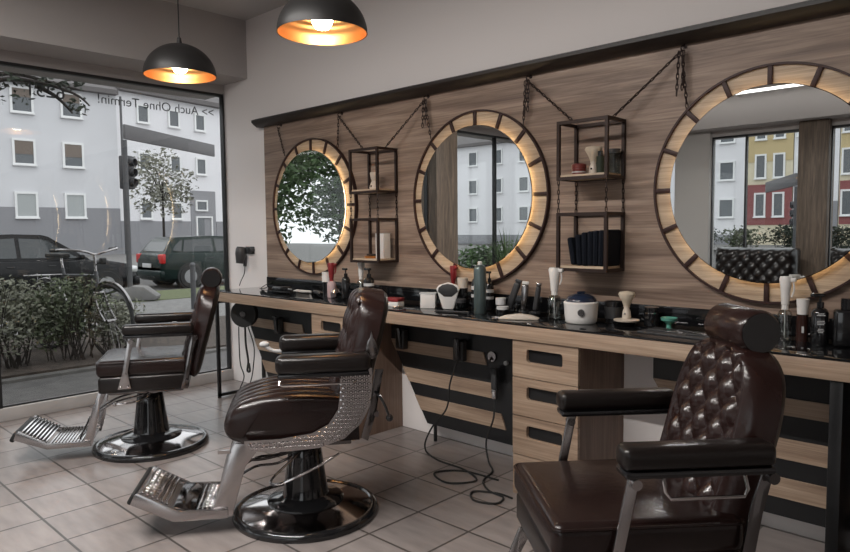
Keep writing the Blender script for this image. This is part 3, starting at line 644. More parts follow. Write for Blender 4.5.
spray('spray_bottle', -3.555, -.21, 'pale pink spray bottle with a red trigger head, left end of the counter clutter', 'pink', 'red', .232, .030, rz=R(200))
simple('jar', 'jar', 'small white lidded black jar left of the red spray bottle', -3.635, -.19, [('body', 'gloss', cyl_(.026, 0, .10)), ('lid', 'white', cyl_(.030, .10, .165))])
simple('jar', 'jar', 'low chrome and glass disinfectant jar in front of the tall black bottle', -3.40, -.30, [('body', 'jar', cyl_(.034, 0, .05)), ('lid', 'chrome', cyl_(.033, .0505, .072, .018))])
pump(-3.43, -.19, 'slim black bottle between the red and the white spray bottle', .20, .028, lab=False)
spray('spray_bottle', -3.36, -.12, 'clear spray bottle with white head left of the hanging shelf', 'clear', 'white', .262, .028, rz=R(190))
pump(-3.225, -.17, 'black pump bottle with white label behind the middle chair', .205, .034)
simple('comb', 'comb', 'white comb lying near the backsplash at the window end', -4.02, -.10, [('spine', 'white', MB().bx(-.09, .09, -.006, .006, 0, .016, .003)), ('teeth', 'white', (lambda m: [m.bx(-.085+k*.0085, -.081+k*.0085, -.028, -.005, .004, .012) for k in range(20)] and m)(MB()))])
m = MB(); m.tube([(0, 0, .004), (.04, .03, .01), (.10, .035, .05), (.14, .0, .055), (.10, -.03, .03), (.05, -.02, .004), (.2, -.05, .004), (.45, -.04, .004)], .003, 6, smooth=5)
tag(m.build('cable', 'rubber'), 'black looping cable on the counter below the hair dryer', 'cable', loc=(-4.50, -.16, T_))
simple('clipper', 'hair clipper', 'black hair clipper lying flat at the window end of the counter', -4.22, -.15, [('body', 'gloss', MB().box((0, 0, .018), (.16, .044, .034), .012, 3)), ('blade', 'chrome', MB().box((.088, 0, .018), (.024, .040, .012), .002))], R(15))
simple('clipper', 'hair clipper', 'small black trimmer lying between the comb and the red spray bottle', -3.80, -.14, [('body', 'greyblk', MB().box((0, 0, .014), (.13, .034, .026), .009, 3)), ('blade', 'chrome', MB().box((.070, 0, .014), (.018, .030, .010), .002))], R(-20))
simple('card_box', 'box', 'small red and white box on the counter right of the middle chair', -2.862, -.30, [('box', 'white', MB().box((0, 0, .014), (.10, .07, .028), .003)), ('lid', 'red', MB().box((0, 0, .039), (.102, .072, .020), .003))], R(12))
simple('card_box', 'box', 'white box at the left of the clutter under the middle mirror', -2.64, -.24, [('box', 'white', MB().box((0, 0, .040), (.085, .06, .08), .003)), ('lid', 'plate', MB().box((0, 0, .084), (.097, .062, .007), .002))], R(35))
# neck brush: white fan body with a black half round top
m = MB(); m.prism([(-.030, 0), (.030, 0), (.055, .085), (.066, .115), (.052, .135), (0, .150), (-.052, .135), (-.066, .115), (-.055, .085)], -.018, .018, 'xz', .006); m.xf(Matrix.Scale(1.0, 4))
m2 = MB(); m2.prism([(-.056, .100), (-.022, .072), (.022, .072), (.056, .100), (.052, .122), (.030, .138), (0, .144), (-.030, .138), (-.052, .122)], -.0215, .0215, 'xz', .002); m2.xf(Matrix.Scale(1.0, 4))
simple('neck_duster', 'brush holder', 'white fan shaped holder with black rounded top beside the white box', -2.515, -.21, [('body', 'white', m), ('dark_top', 'greyblk', m2)], R(35))
simple('bottle', 'bottle', 'dark bottle with a tall cream cap behind the grey spray can', -2.485, -.12, [('body', 'gloss', cyl_(.030, 0, .115)), ('cap', 'cream', cyl_(.027, .115, .172, .032))])
spray('spray_bottle', -2.60, -.07, 'dark spray bottle with red head below the left rim of the middle mirror', 'gloss', 'red', .235, .024, rz=R(170), tube_in=False)
pump(-2.39, -.10, 'tall black pump bottle with pale labels behind the grey spray can', .245, .037)
t = thing('spray_can', 'tall grey green spray can standing in front of the middle mirror', 'spray can', (-2.262, -.24, T_))
MB().lathe([(0, 0), (.031, 0), (.033, .004), (.033, .235), (.026, .252), (.016, .258), (0, .258)], seg=32).build('body', 'steel', t, angle=50); MB().lathe([(.012, .258), (.012, .272), (.008, .276), (0, .276)], seg=16).build('nozzle', 'white', t)
simple('jar', 'jar', 'small white topped jar just right of the grey spray can', -2.185, -.16, [('body', 'greyblk', cyl_(.026, 0, .045)), ('lid', 'plate', cyl_(.028, .0455, .080))])
simple('jar', 'jar', 'small grey jar left of the tall pump bottle', -2.405, -.23, [('body', 'jar', cyl_(.027, 0, .045)), ('lid', 'greyblk', cyl_(.028, .0455, .066))])
simple('jar', 'jar', 'tiny clear jar with dark lid just behind the low wax tin', -2.10, -.14, [('body', 'clear', cyl_(.018, 0, .035)), ('lid', 'gloss', cyl_(.019, .0355, .048))])
pump(-2.32, -.085, 'slim black pump bottle right behind the grey spray can', .215, .024)
simple('jar', 'jar', 'low black wax tin with pale lid in front of the brushes', -2.12, -.23, [('body', 'gloss', cyl_(.030, 0, .03)), ('lid', 'plate', cyl_(.031, .0305, .045))])
# standing clippers
def clip_stand(x, y, label, h, bm_, tm, rz, tilt=12, w=.036):
    t = thing('hair_clipper', label, 'hair clipper', (x, y, T_), rz, 'hair clippers standing on the counter')
    MB().box((0, 0, .010), (.06, .05, .020), .006).build('charging_base', 'gloss', t)
    m = MB(); m.box((0, 0, h/2), (w, .032, h), .011, 3); m.xf(Matrix.Translation((0, 0, .021)) @ Matrix.Rotation(R(tilt), 4, 'Y')); m.build('body', bm_, t)
    m = MB(); m.box((0, 0, h+.008), (w*.95, .020, .016), .003); m.xf(Matrix.Translation((0, 0, .021)) @ Matrix.Rotation(R(tilt), 4, 'Y')); m.build('blade', tm, t)
clip_stand(-2.165, -.115, 'leaning black clipper standing left of the white capped trimmer', .150, 'greyblk', 'greyblk', R(20), 20)
clip_stand(-2.065, -.12, 'silver trimmer with white cap below the middle mirror right side', .135, 'satin', 'white', R(30), 4)
clip_stand(-2.00, -.11, 'slim black trimmer standing right of the white capped one', .130, 'greyblk', 'satin', R(30), 8, .028)
m = MB(); m.prism([(-.10, 0), (.09, 0), (.10, .010), (.06, .022), (0, .030), (-.06, .022), (-.10, .010)], -.022, .022, 'xz', .006)
tag(m.build('nail_file_pouch', 'cream'), 'flesh coloured soft pouch lying at the counter edge under the clippers', 'pouch', loc=(-1.95, -.32, T_), rz=R(30))
m = MB(); m.bx(-.16, .16, -.10, .10, 0, .004, .001)
simple('comb', 'comb', 'long black comb lying in front of the grey spray can', -2.38, -.33, [('spine', 'greyblk', MB().bx(-.10, .10, -.004, .006, 0, .012, .002)), ('teeth', 'greyblk', (lambda m: [m.bx(-.095+k*.0085, -.0915+k*.0085, -.024, -.003, .003, .009) for k in range(22)] and m)(MB()))], R(15))
def scissors(x, y, rz, label):
    t = thing('scissors', label, 'scissors', (x, y, T_), rz, 'scissors on the counter')
    for s in (-1, 1):
        m = MB(); m.prism([(0, -.004), (.10, s*.014), (.004, .006)], .001+.002*(s > 0), .003+.002*(s > 0), 'xy'); m.tube([(0, 0, .004), (-.045, -s*.014, .004)], .0025, 6)
        m.tube([(-.062+.018*math.cos(a), -s*.020+.013*math.sin(a), .005) for a in [2*PI*k/14 for k in range(14)]], .0028, 6, closed=True); m.build('blade', 'chrome', t)
scissors(-2.72, -.34, R(10), 'open steel scissors in front of the white box')
scissors(-2.10, -.34, R(160), 'steel scissors lying near the counter edge by the clippers')
spray('spray_bottle', -1.822, -.205, 'clear spray bottle with white head left of the wax heater', 'clear', 'white', .255, .034, rz=R(185))
# wax heater
t = thing('wax_heater', 'white round wax heater with dark blue domed lid', 'wax heater', (-1.665, -.22, T_), R(58))
MB().lathe([(0, 0), (.080, 0), (.086, .006), (.090, .030), (.094, .085), (.097, .108), (.090, .114), (0, .114)], seg=48).build('pot', 'white', t, angle=50)
MB().lathe([(.086, .1142), (.084, .124), (.070, .140), (.040, .152), (0, .156)], seg=48).build('lid', 'bluelid', t, angle=60)
m = MB(); m.lathe([(0, 0), (.020, 0), (.018, .012), (0, .012)], seg=24, mtx=Matrix.Translation((-.040, -.078, .062)) @ Matrix.Rotation(R(-27), 4, 'Z') @ Matrix.Rotation(R(90), 4, 'X')); m.build('dial', 'satin', t)
MB().box((.0, 0, .160), (.05, .012, .012), .004).build('lid_knob', 'bluelid', t)
t.scale = (.84, .84, .90)
simple('cup', 'cup', 'black cup standing between the wax heater and the shaving brush', -1.555, -.11, [('body', 'gloss', MB().lathe([(0, 0), (.036, 0), (.042, .10), (.039, .10), (.034, .006), (0, .006)], seg=28)), ('label', 'greyblk', MB().lathe([(.0375, .02), (.0395, .02), (.043, .075), (.041, .075)], seg=28))])
def shaving_brush(x, y, z, s, label, dish=True, group=None):
    t = thing('shaving_brush', label, 'shaving brush', (x, y, z), 0, 'shaving brushes'); k = s
    MB().lathe([(0, 0), (.017*k, 0), (.019*k, .006*k), (.016*k, .030*k), (.011*k, .044*k), (.014*k, .052*k), (0, .052*k)], seg=24).build('handle', 'cream', t, angle=60)
    MB().lathe([(.012*k, .052*k), (.021*k, .075*k), (.036*k, .102*k), (.031*k, .112*k), (0, .117*k)], seg=28).build('bristles', 'bristle', t, angle=60)
    MB().sph((0, -.0175*k, .022*k), .0045*k, 10).build('badge', 'gloss', t)
t = thing('shaving_bowl', 'pale saucer on a dark bowl carrying the shaving brush', 'bowl', (-1.450, -.185, T_))
MB().lathe([(0, 0), (.030, 0), (.046, .020), (0, .024)], seg=32).build('foot', 'gloss', t); MB().lathe([(0, .0245), (.056, .024), (.058, .030), (.030, .034), (0, .034)], seg=32).build('saucer', 'cream', t)
shaving_brush(-1.450, -.185, T_+.0342, 1.08, 'shaving brush standing upright on the saucer right of the wax heater')
simple('bottle', 'bottle', 'low dark bottle with silver band behind the shaving bowl', -1.37, -.10, [('body', 'gloss', cyl_(.034, 0, .055)), ('band', 'chrome', cyl_(.0345, .056, .062)), ('cap', 'gloss', cyl_(.032, .0625, .085))])
simple('glass_dish', 'dish', 'small teal glass dish on the counter right of the shaving brush', -1.262, -.16, [('dish', 'teal', MB().lathe([(0, 0), (.022, 0), (.010, .008), (.010, .022), (.034, .040), (.036, .052), (.031, .044), (0, .028)], seg=28))])
# tools on mat
tag(MB().box((0, 0, .004), (.34, .16, .008), .002).build('barber_mat', 'greyblk'), 'thin dark tool mat lying behind the nearest chair headrest', 'mat', loc=(-1.15, -.27, T_), rz=R(-4))
for i, (x, y, a, nm, lb) in enumerate([(-1.22, -.29, 10, 'razor', 'steel straight razor lying left on the dark tool mat'), (-1.12, -.25, -18, 'razor', 'steel straight razor lying crosswise in the middle of the tool mat'), (-1.05, -.31, 6, 'razor', 'steel straight razor lying at the right front of the tool mat')]):
    t = thing(nm, lb, 'razor', (x, y, T_+.0082), R(a), 'razors on the tool mat'); MB().box((-.035, 0, .003), (.075, .011, .006), .002).build('handle', 'greyblk', t); MB().box((.035, 0, .003), (.075, .012, .003), .001).build('blade', 'chrome', t)
spray('spray_bottle', -.805, -.13, 'clear spray bottle with white head in front of the rightmost mirror', 'clear', 'white', .250, .027, rz=R(180))
t = simple('bottle', 'bottle', 'dark brown bottle with broad white cap right of the clear spray bottle', -.742, -.13, [('body', 'amber', cyl_(.021, 0, .105)), ('cap', 'white', cyl_(.019, .1055, .165, .023)), ('label', 'plate', MB().bx(-.004, .004, -.0225, -.0212, .035, .060))], R(20))
t = pump(-.672, -.17, 'black pump bottle with white printed lines right of the white capped bottle', .195, .030, lab=False, rz=R(25))
m = MB()
for k, (wd, z) in enumerate([(.020, .118), (.028, .112), (.024, .090), (.026, .084), (.022, .078), (.018, .060), (.024, .054), (.016, .048)]): m.bx(-wd/2-.003, wd/2-.003, -.0312, -.0295, z, z+.0028)
m.build('print', 'plate', t)
simple('bottle', 'bottle', 'large square black bottle at the right edge of the counter', -.585, -.17, [('body', 'gloss', MB().box((0, 0, .070), (.085, .055, .14), .012, 3)), ('cap', 'gloss', cyl_(.020, .1405, .180))], R(20))
simple('bottle', 'bottle', 'squat black bottle behind the large square one at the right', -.50, -.10, [('body', 'gloss', cyl_(.035, 0, .12)), ('cap', 'gloss', cyl_(.022, .1205, .150))])

# shelf items
UB = 1.5345; LB = 1.0965
def at(t, x, y, z): t.location = (x, y, z); return t
at(simple('hourglass', 'figurine', 'small white hourglass shaped figurine on the left shelf upper tier', 0, 0, [('body', 'cream', MB().lathe([(0, 0), (.030, 0), (.034, .012), (.024, .045), (.016, .055), (.024, .070), (.030, .105), (.026, .110), (0, .110)], seg=24)), ('dark_spot', 'gloss', MB().sph((0, -.028, .020), .008, 10))]), -3.235, -.10, UB)
at(simple('ring_dish', 'dish', 'small gold and brown tray on the left shelf lower tier', 0, 0, [('dish', 'gold', MB().lathe([(0, 0), (.040, 0), (.050, .012), (.046, .012), (.036, .004), (0, .004)], seg=28)), ('bar', 'twig', MB().box((0, 0, .020), (.08, .02, .012), .004))]), -3.275, -.10, LB)
at(simple('card_box', 'box', 'upright white box on the left shelf lower tier', 0, 0, [('box', 'white', MB().box((0, 0, .078), (.075, .06, .156), .002)), ('flap', 'plate', MB().box((0, 0, .1575), (.076, .061, .003), .001))]), -3.165, -.10, LB)
at(simple('tin', 'tin', 'round dark red tin on the right shelf upper tier', 0, 0, [('body', 'redtin', cyl_(.034, 0, .030)), ('lid', 'redtin', MB().lathe([(0, .0305), (.036, .0305), (.036, .052), (.030, .056), (0, .056)], seg=28)), ('band', 'plate', MB().lathe([(.0345, .012), (.0348, .012), (.0348, .018), (.0345, .018)], seg=28))]), -1.752, -.10, UB)
shaving_brush(-1.668, -.11, UB, 1.15, 'cream handled shaving brush on the right shelf upper tier')
t = at(simple('bottle', 'bottle', 'slim dark green bottle beside the shaving brush on the right shelf', 0, 0, [('body', 'leafdark', cyl_(.018, 0, .080)), ('cap', 'gloss', cyl_(.012, .0805, .105))]), -1.62, -.13, UB)
at(simple('jar', 'jar', 'tall grey glass jar with dark lid on the right shelf upper tier', 0, 0, [('body', 'jar', cyl_(.030, 0, .095)), ('lid', 'greyblk', cyl_(.032, .0955, .115))]), -1.585, -.07, UB)
# folded towels standing upright like books in the lower tier
for k in range(7):
    x = -1.742+k*.0283; h = (.135, .150, .160, .165, .168, .170, .172)[k]; tl = (-10, -4, -2, 0, 0, 1, 1)[k]
    m = MB(); m.box((0, 0, h/2), (.026, .125, h), .009, 3); m.box((0, -.060, h*.5), (.012, .012, h*.94), .005, 2); m.xf(Matrix.Rotation(R(tl), 4, 'Y'))
    lb = ['leftmost folded black towel leaning in the right shelf lower tier'] + ['folded black towel, number %s from the left in the right shelf' % w_ for w_ in ('two', 'three', 'four', 'five', 'six')] + ['rightmost folded black towel against the right shelf frame']
    tag(m.build('folded_towel', 'cloth'), lb[k].replace(', number two', ', second').replace(', number three', ', third').replace(', number four', ', fourth').replace(', number five', ', fifth').replace(', number six', ', sixth'), 'towel', 'folded black towels in the shelf', loc=(x+(.0 if k else -.004), -.10, LB+(.003 if k == 0 else .0006)))

# ================================================================== WALL DRYER, REEL, CLIPPER HOLDERS, CORDS
t = thing('hair_dryer', 'black hair dryer hanging on the white wall by the window', 'hair dryer', (-4.885, -.075, 1.09))
rx = Matrix.Rotation(R(90), 4, 'X')
m = MB(); m.lathe([(0, 0), (.034, .002), (.042, .02), (.044, .06), (.036, .10), (.030, .13), (.034, .134), (.028, .137), (0, .137)], seg=24, mtx=Matrix.Translation((.0, .0, .06)) @ Matrix.Rotation(R(172), 4, 'X')); m.build('barrel', 'greyblk', t)
m = MB(); m.tube([(0, .015, .035), (0, .035, -.03), (.004, .025, -.10)], [.020, .014], 10); m.build('handle', 'greyblk', t)
m = MB(); m.tube([(.004, .025, -.10), (0, .02, -.16), (-.004, -.01, -.22), (.004, -.03, -.256)], .0035, 6, smooth=4); m.build('cord', 'rubber', t)
m = MB(); m.cyl((.058, .075, .03), (.058, .035, .03), .022, seg=20); m.bx(-.05, .08, .066, .0745, .0, .06, .004)
tag(m.build('dryer_bracket', 'greyblk'), 'small black bracket with plug on the wall behind the hair dryer', 'bracket', loc=(-4.885, -.075, 1.09))
# cable reel under the counter end
t = thing('cable_reel', 'round black cable reel hung under the counter end by the window', 'cable reel', (-4.56, -.26, .645), R(38))
m = MB(); m.lathe([(0, -.030), (.098, -.030), (.102, -.024), (.102, -.018), (.085, -.014), (.085, .014), (.102, .018), (.102, .024), (.098, .030), (0, .030)], seg=48, mtx=Matrix.Rotation(R(90), 4, 'X')); m.build('drum', 'rubber', t)
MB().cyl((0, -.030, 0), (0, -.045, 0), .022, seg=20).build('hub', 'satin', t)
m = MB(); m.bx(-.010, .010, -.006, .006, .095, .108); m.build('hanger', 'frame', t)
def cord(name, pts, r, label, grp='loose cords under the counter', mm='rubber'):
    m = MB(); m.tube(pts, r, 7, smooth=8); return tag(m.build(name, mm), label, 'cord', grp)
cord('power_cord', [(-4.60, -.29, .545), (-4.635, -.27, .40), (-4.625, -.27, .25), (-4.56, -.28, .16), (-4.64, -.27, .05), (-4.60, -.30, .006), (-4.55, -.36, .006)], .0045, 'black cord looping down from the reel beside the black frame leg')
cord('power_cord', [(-4.56, -.26, .543), (-4.57, -.25, .40), (-4.56, -.24, .28), (-4.575, -.24, .20), (-4.54, -.24, .20), (-4.55, -.24, .26)], .008, 'short thick black cord with a plug under the cable reel')
cord('power_cord', [(-4.50, -.27, .55), (-4.44, -.26, .40), (-4.46, -.26, .24), (-4.50, -.26, .13), (-4.56, -.28, .006), (-4.45, -.34, .006), (-4.30, -.36, .006), (-4.38, -.44, .006)], .0045, 'black cord hanging from the right of the reel to the floor')
# clipper holders screwed on the slatted boards
def holder(x, z, label):
    t = thing('clipper_holder', label, 'clipper holder', (x, -.1085, z), 0, 'black clipper holders on the slatted boards')
    m = MB(); m.box((0, -.022, 0), (.075, .042, .12), .008, 3); m.build('cradle', 'greyblk', t); m = MB(); m.box((.006, -.052, .015), (.036, .018, .13), .007, 3, rot=(R(8), 0, R(10))); m.build('clipper', 'gloss', t); return t
holder(-4.72, .60, 'black clipper holder left on the board by the window')
holder(-4.30, .56, 'black clipper holder right on the board by the window')
holder(-2.975, .60, 'black clipper holder at the left end of the middle slatted board')
holder(-2.50, .585, 'black clipper holder in the middle of the middle slatted board')
holder(-.98, .585, 'black clipper holder on the slatted board behind the nearest chair')
m = MB(); m.tube([(0, 0, 0), (0, -.02, -.02)], .006, 6); m.cyl((0, .008, 0), (0, -.006, 0), .028, seg=24)
tag(m.build('wall_socket', 'satin'), 'round grey socket disc on the black board left of the drawers', 'socket', loc=(-2.283, -.109, .575))
m = MB(); m.cyl((0, .008, 0), (0, -.006, 0), .012, seg=16); tag(m.build('cable_clip', 'plate'), 'tiny white cable clip right of the round socket', 'clip', loc=(-2.19, -.108, .55))
t = thing('trimmer', 'silver and black trimmer hanging head down on the black board', 'trimmer', (-2.245, -.135, .36))
MB().box((0, 0, .10), (.036, .036, .12), .010, 3).build('body', 'greyblk', t); MB().box((0, -.003, .015), (.030, .026, .055), .006, 3).build('head', 'chrome', t); MB().box((0, .012, .085), (.012, .024, .03), .002).build('hook', 'frame', t)
cord('power_cord', [(-2.50, -.15, .53), (-2.54, -.17, .40), (-2.56, -.18, .25), (-2.66, -.20, .12), (-2.66, -.26, .02), (-2.50, -.34, .006), (-2.28, -.36, .006), (-2.13, -.44, .006), (-2.22, -.56, .006), (-2.36, -.50, .006), (-2.27, -.38, .006), (-2.05, -.36, .006)], .005, 'black cord running from the middle holder into loops on the tiles')
cord('power_cord', [(-2.245, -.14, .37), (-2.235, -.16, .25), (-2.27, -.18, .12), (-2.24, -.20, .02), (-2.15, -.28, .006), (-2.10, -.42, .006), (-2.00, -.50, .006), (-1.90, -.52, .006), (-1.88, -.60, .006), (-1.98, -.64, .006), (-2.05, -.56, .006), (-1.95, -.50, .006), (-1.86, -.50, .006)], .005, 'black cord from the trimmer, coiled on the floor by the drawers')
cord('power_cord', [(-.98, -.15, .53), (-.955, -.16, .40), (-.965, -.18, .25), (-.97, -.25, .12), (-.93, -.36, .03), (-.85, -.48, .006), (-.78, -.60, .006)], .005, 'black cord hanging behind the nearest chair at the right')

# ================================================================== SOFAS ON THE FAR SIDE (seen in the mirror)
def sofa(x0, x1, label):
    w_ = x1-x0; t = thing('sofa', label, 'sofa', ((x0+x1)/2, -5.40, 0), 0, 'black tufted sofas')
    m = MB()
    hw = w_/2; nu, nv = int(w_/.018), 36; vs = []; H = .60
    for i in range(nv+1):
        v = i/nv
        for j in range(nu+1):
            u = j/nu; X = -hw+u*w_; e = (1-abs(2*u-1)**16)**.5*(1-abs(2*v-1)**10)**.5; vs.append((X, -.16+.10*e+tuft(X, v*H, .13, .15)**.4*.045*e, .42+v*H))
    n = nu+1; fs = [[i*n+j, i*n+j+1, (i+1)*n+j+1, (i+1)*n+j] for i in range(nv) for j in range(nu)]
    m.raw(vs, fs); m.bx(-hw, hw, -.36, -.15, .12, 1.02, .03, 3); m.build('backrest', 'darkleather', t, angle=70)
    MB().box((0, .16, .36), (w_, .56, .16), .04, 4).build('seat', 'darkleather', t); MB().bx(-hw+.01, hw-.01, -.14, .42, .10, .28, .01).build('plinth', 'gloss', t)
    for X in (-hw+.06, hw-.06):
        for Y in (-.28, .36): MB().cyl((X, Y, 0), (X, Y, .125), .018, .026, 12).build('leg', 'chrome', t)
sofa(-3.12, -2.24, 'black tufted sofa under the back window, the left one in the mirror')
sofa(-1.90, -.60, 'black tufted sofa right of the brown column in the mirror')
# potted grass on the left sill
t = thing('potted_grass', 'spiky green grass in a tall dark pot by the left window, seen in the middle mirror', 'potted plant', (XW+.32, -3.72, 0))
MB().lathe([(0, 0), (.11, 0), (.14, .64), (.125, .64), (.11, .60), (0, .60)], seg=28).build('pot', 'greyblk', t)
random.seed(5); m = MB()
for k in range(110):
    a = random.uniform(0, 2*PI); r0 = random.uniform(0, .08); L_ = random.uniform(.35, .72); sp = random.uniform(.05, .34); p0 = Vector((r0*math.cos(a), r0*math.sin(a), .60)); p1 = p0+Vector((sp*.4*math.cos(a), sp*.4*math.sin(a), L_*.6)); p2 = p0+Vector((sp*math.cos(a), sp*math.sin(a), L_)); n_ = Vector((-math.sin(a), math.cos(a), 0))*.006
    m.raw([p0-n_, p0+n_, p1+n_, p1-n_, p2], [[0, 1, 2, 3], [3, 2, 4]])
m.build('blades', 'leafmid', t, smooth=False)

# ================================================================== OUTSIDE
GZ = -.10; SZ = -.25
m = MB(); m.bx(-7.0, XW-.055, -12, 9, -.4, GZ); tag(m.build('pavement', 'asphalt'), 'dark pavement right outside the shop window', 'pavement')['kind'] = 'structure'
struct(MB().bx(-7.12, -7.0, -3.2, 9, -.4, GZ+.03, .01).build('kerb', 'kerb'))
struct(MB().bx(-9.6, -7.12, -3.2, 9, -.4, -.05).build('planting_bed', 'soil'))
struct(MB().bx(-13.2, -9.6, -12, 16, -.4, GZ).build('gravel_path', 'path'))
struct(MB().bx(-9.6, -7.0, -12, -3.2, -.4, GZ).build('pavement', 'path'))
struct(MB().bx(-15.3, -13.2, -3, 16, -.4, GZ+.01).build('grass_verge', 'grass'))
struct(MB().bx(-60, 40, -70, 60, -.6, SZ).build('street', 'asphalt'))
struct(MB().bx(-60, -24, -40, 60, -.5, GZ).build('far_pavement', 'path'))
struct(MB().bx(-24, 30, -50, -38, -.5, GZ).build('far_pavement', 'path'))
struct(MB().bx(-9.6, 14, -9.5, YB-.3, -.4, GZ).build('pavement', 'path'))

def facade(name, label, cat_loc, rz, W, H, wallm, cols, rows, base=None, eave=True, bands=(), blinds=0, ww=1.08, wh=1.38, cut=0, skip=()):
    """building block: local x along the front, front face at y=0 looking to -y, depth behind"""
    t = thing(name, label, 'building', cat_loc, rz)
    MB().prism([(0, .25), (W, .25), (W, 9), (cut, 9)], 0, H, 'xy').build('wall', wallm, t)
    for mm, z0, z1, x0, x1 in bands: MB().bx(x0, x1, .20, .249, z0, z1).build('wall_band', mm, t)
    if eave:
        m = MB(); m.bx(.01, W-.01, -.25, .25, H-.05, H+.22); m.build('gutter', 'eave', t)
        m = MB(); m.prism([(-.2, H+.22), (9.2, H+.22), (4.5, H+3.0)], cut+.01, W-.01, 'yz'); m.build('roof', 'eave', t)
    k = 0
    for zi, z in enumerate(rows):
        for xi, x in enumerate(cols):
            if (zi, xi) in skip: continue
            f = MB(); a, b = ww/2, wh
            f.bx(x-a-.08, x+a+.08, .06, .249, z-.08, z); f.bx(x-a-.05, x-a, .14, .249, z, z+b); f.bx(x+a, x+a+.05, .14, .249, z, z+b); f.bx(x-a-.05, x+a+.05, .14, .249, z+b, z+b+.05)
            f.bx(x-a, x-a+.07, .14, .24, z, z+b); f.bx(x+a-.07, x+a, .14, .24, z, z+b); f.bx(x-a+.07, x+a-.07, .14, .24, z, z+.07); f.bx(x-a+.07, x+a-.07, .14, .24, z+b-.07, z+b)
            fo = f.build('window', 'wwhite', t); MB().bx(x-a+.07, x+a-.07, .19, .235, z+.07, z+b-.07).build('pane', 'curtain' if (zi == 0 and blinds) else 'pane', fo)
            if blinds and zi >= 1: MB().bx(x-a+.07, x+a-.07, .165, .188, z+b*(.42 if zi == 1 else .62), z+b-.07).build('roller_blind', 'blind', fo)
            k += 1
    return t
# building across the street, left of the downpipe. Front lies at x=-42, its local x runs along -y
rzf = R(90)   # local -y (front normal) -> world +x ; local x -> world +y
c_ = [ -3.04+(v+3.04)*1.5 for v in (5.11-1.71*4, 5.11-1.71*3, 5.11-1.71*2, 5.11-1.71, 5.11, 6.83, 8.55-.2)]
y0 = -22.0
cols = [v-y0 for v in c_[:6]]+[c_[0]-y0-2.57*k for k in range(1, 7)]
facade('apartment_building', 'pale grey rendered building across the street with grey ground floor, left of the downpipe', (-42.25, y0, SZ), rzf, 14.35-y0, 9.6-SZ, 'render', cols, [2.14-SZ, 5.08-SZ, 7.95-SZ], bands=[('greybase', 0, 2.72-SZ, 0, 14.35-y0)], blinds=1)
t = facade('apartment_building', 'white building across the street right of the downpipe, with entrance door', (-42.25, 14.40, SZ), R(90+11), 26, 10.2, 'render2', [1.8, 4.1, 6.2, 8.6, 11.0, 13.4], [2.35, 5.42, 8.40], bands=[('greybase', 0, 2.2, 0, 5.2), ('greybase', 0, 4.3, 5.25, 7.35), ('greybase', 0, 2.2, 7.4, 25.9)], ww=.80, wh=1.10, cut=1.9, skip=((0, 2),))
m = MB(); m.bx(5.60, 5.70, .10, .199, 0, 2.55); m.bx(6.90, 7.0, .10, .199, 0, 2.55); m.bx(5.70, 6.90, .10, .199, 2.45, 2.55); m.build('door_frame', 'wwhite', t); MB().bx(5.72, 6.30, .15, .199, .05, 2.44).build('door', 'pane', t)
m = MB(); m.bx(5.60, 6.60, .08, .199, 2.90, 3.0); m.bx(5.60, 6.60, .08, .199, 3.56, 3.66); m.bx(5.60, 5.70, .08, .199, 3.0, 3.56); m.bx(6.50, 6.60, .08, .199, 3.0, 3.56); m.build('stair_window', 'wwhite', t); MB().bx(5.70, 6.50, .15, .199, 3.0, 3.56).build('stair_pane', 'pane', t)
m = MB(); m.cyl((-41.75, 14.33, SZ), (-41.75, 14.33, 9.4), .07, seg=10); tag(m.build('downpipe', 'polegrey'), 'grey downpipe between the two facades across the street', 'downpipe')
# street behind the back windows (seen in the mirrors)
def bfac(x0, x1, label, wallm, cols, bands, H=9.8, base=SZ, **kw):
    return facade('apartment_building', label, (x1, -50, base), R(180), x1-x0, H, wallm, [x1-c for c in cols], [2.2, 5.0, 7.8][:kw.pop('nr', 3)], bands=bands, **kw)
bfac(-52, -17.6, 'long white building seen in the mirrors through the back windows', 'render2', [-50+3.1*k for k in range(11)], [('greybase', 0, .9, 0, 34.4)])
bfac(-17.55, -14.45, 'narrow house with yellow upper floors and red ground floors in the mirror', 'creamw', [-16.6, -15.35], [('redw', 1.6, 4.55, 0, 3.1), ('yellow', 6.2, 8.4, 0, 3.1)], ww=.70, wh=1.7)
bfac(-14.40, -11.6, 'white stair tower with grey ground floor right of the red house', 'render2', [-13.9], [('greybase', 0, 3.2, 0, 2.8)], ww=.6)
bfac(-11.55, 8, 'long house with yellow upper floor and red lower floor at the mirror right side', 'creamw', [-11.0+2.2*k for k in range(8)], [('redw', 1.6, 4.55, 0, 19.5), ('yellow', 6.2, 8.4, 0, 19.5)], ww=.8, wh=1.7)

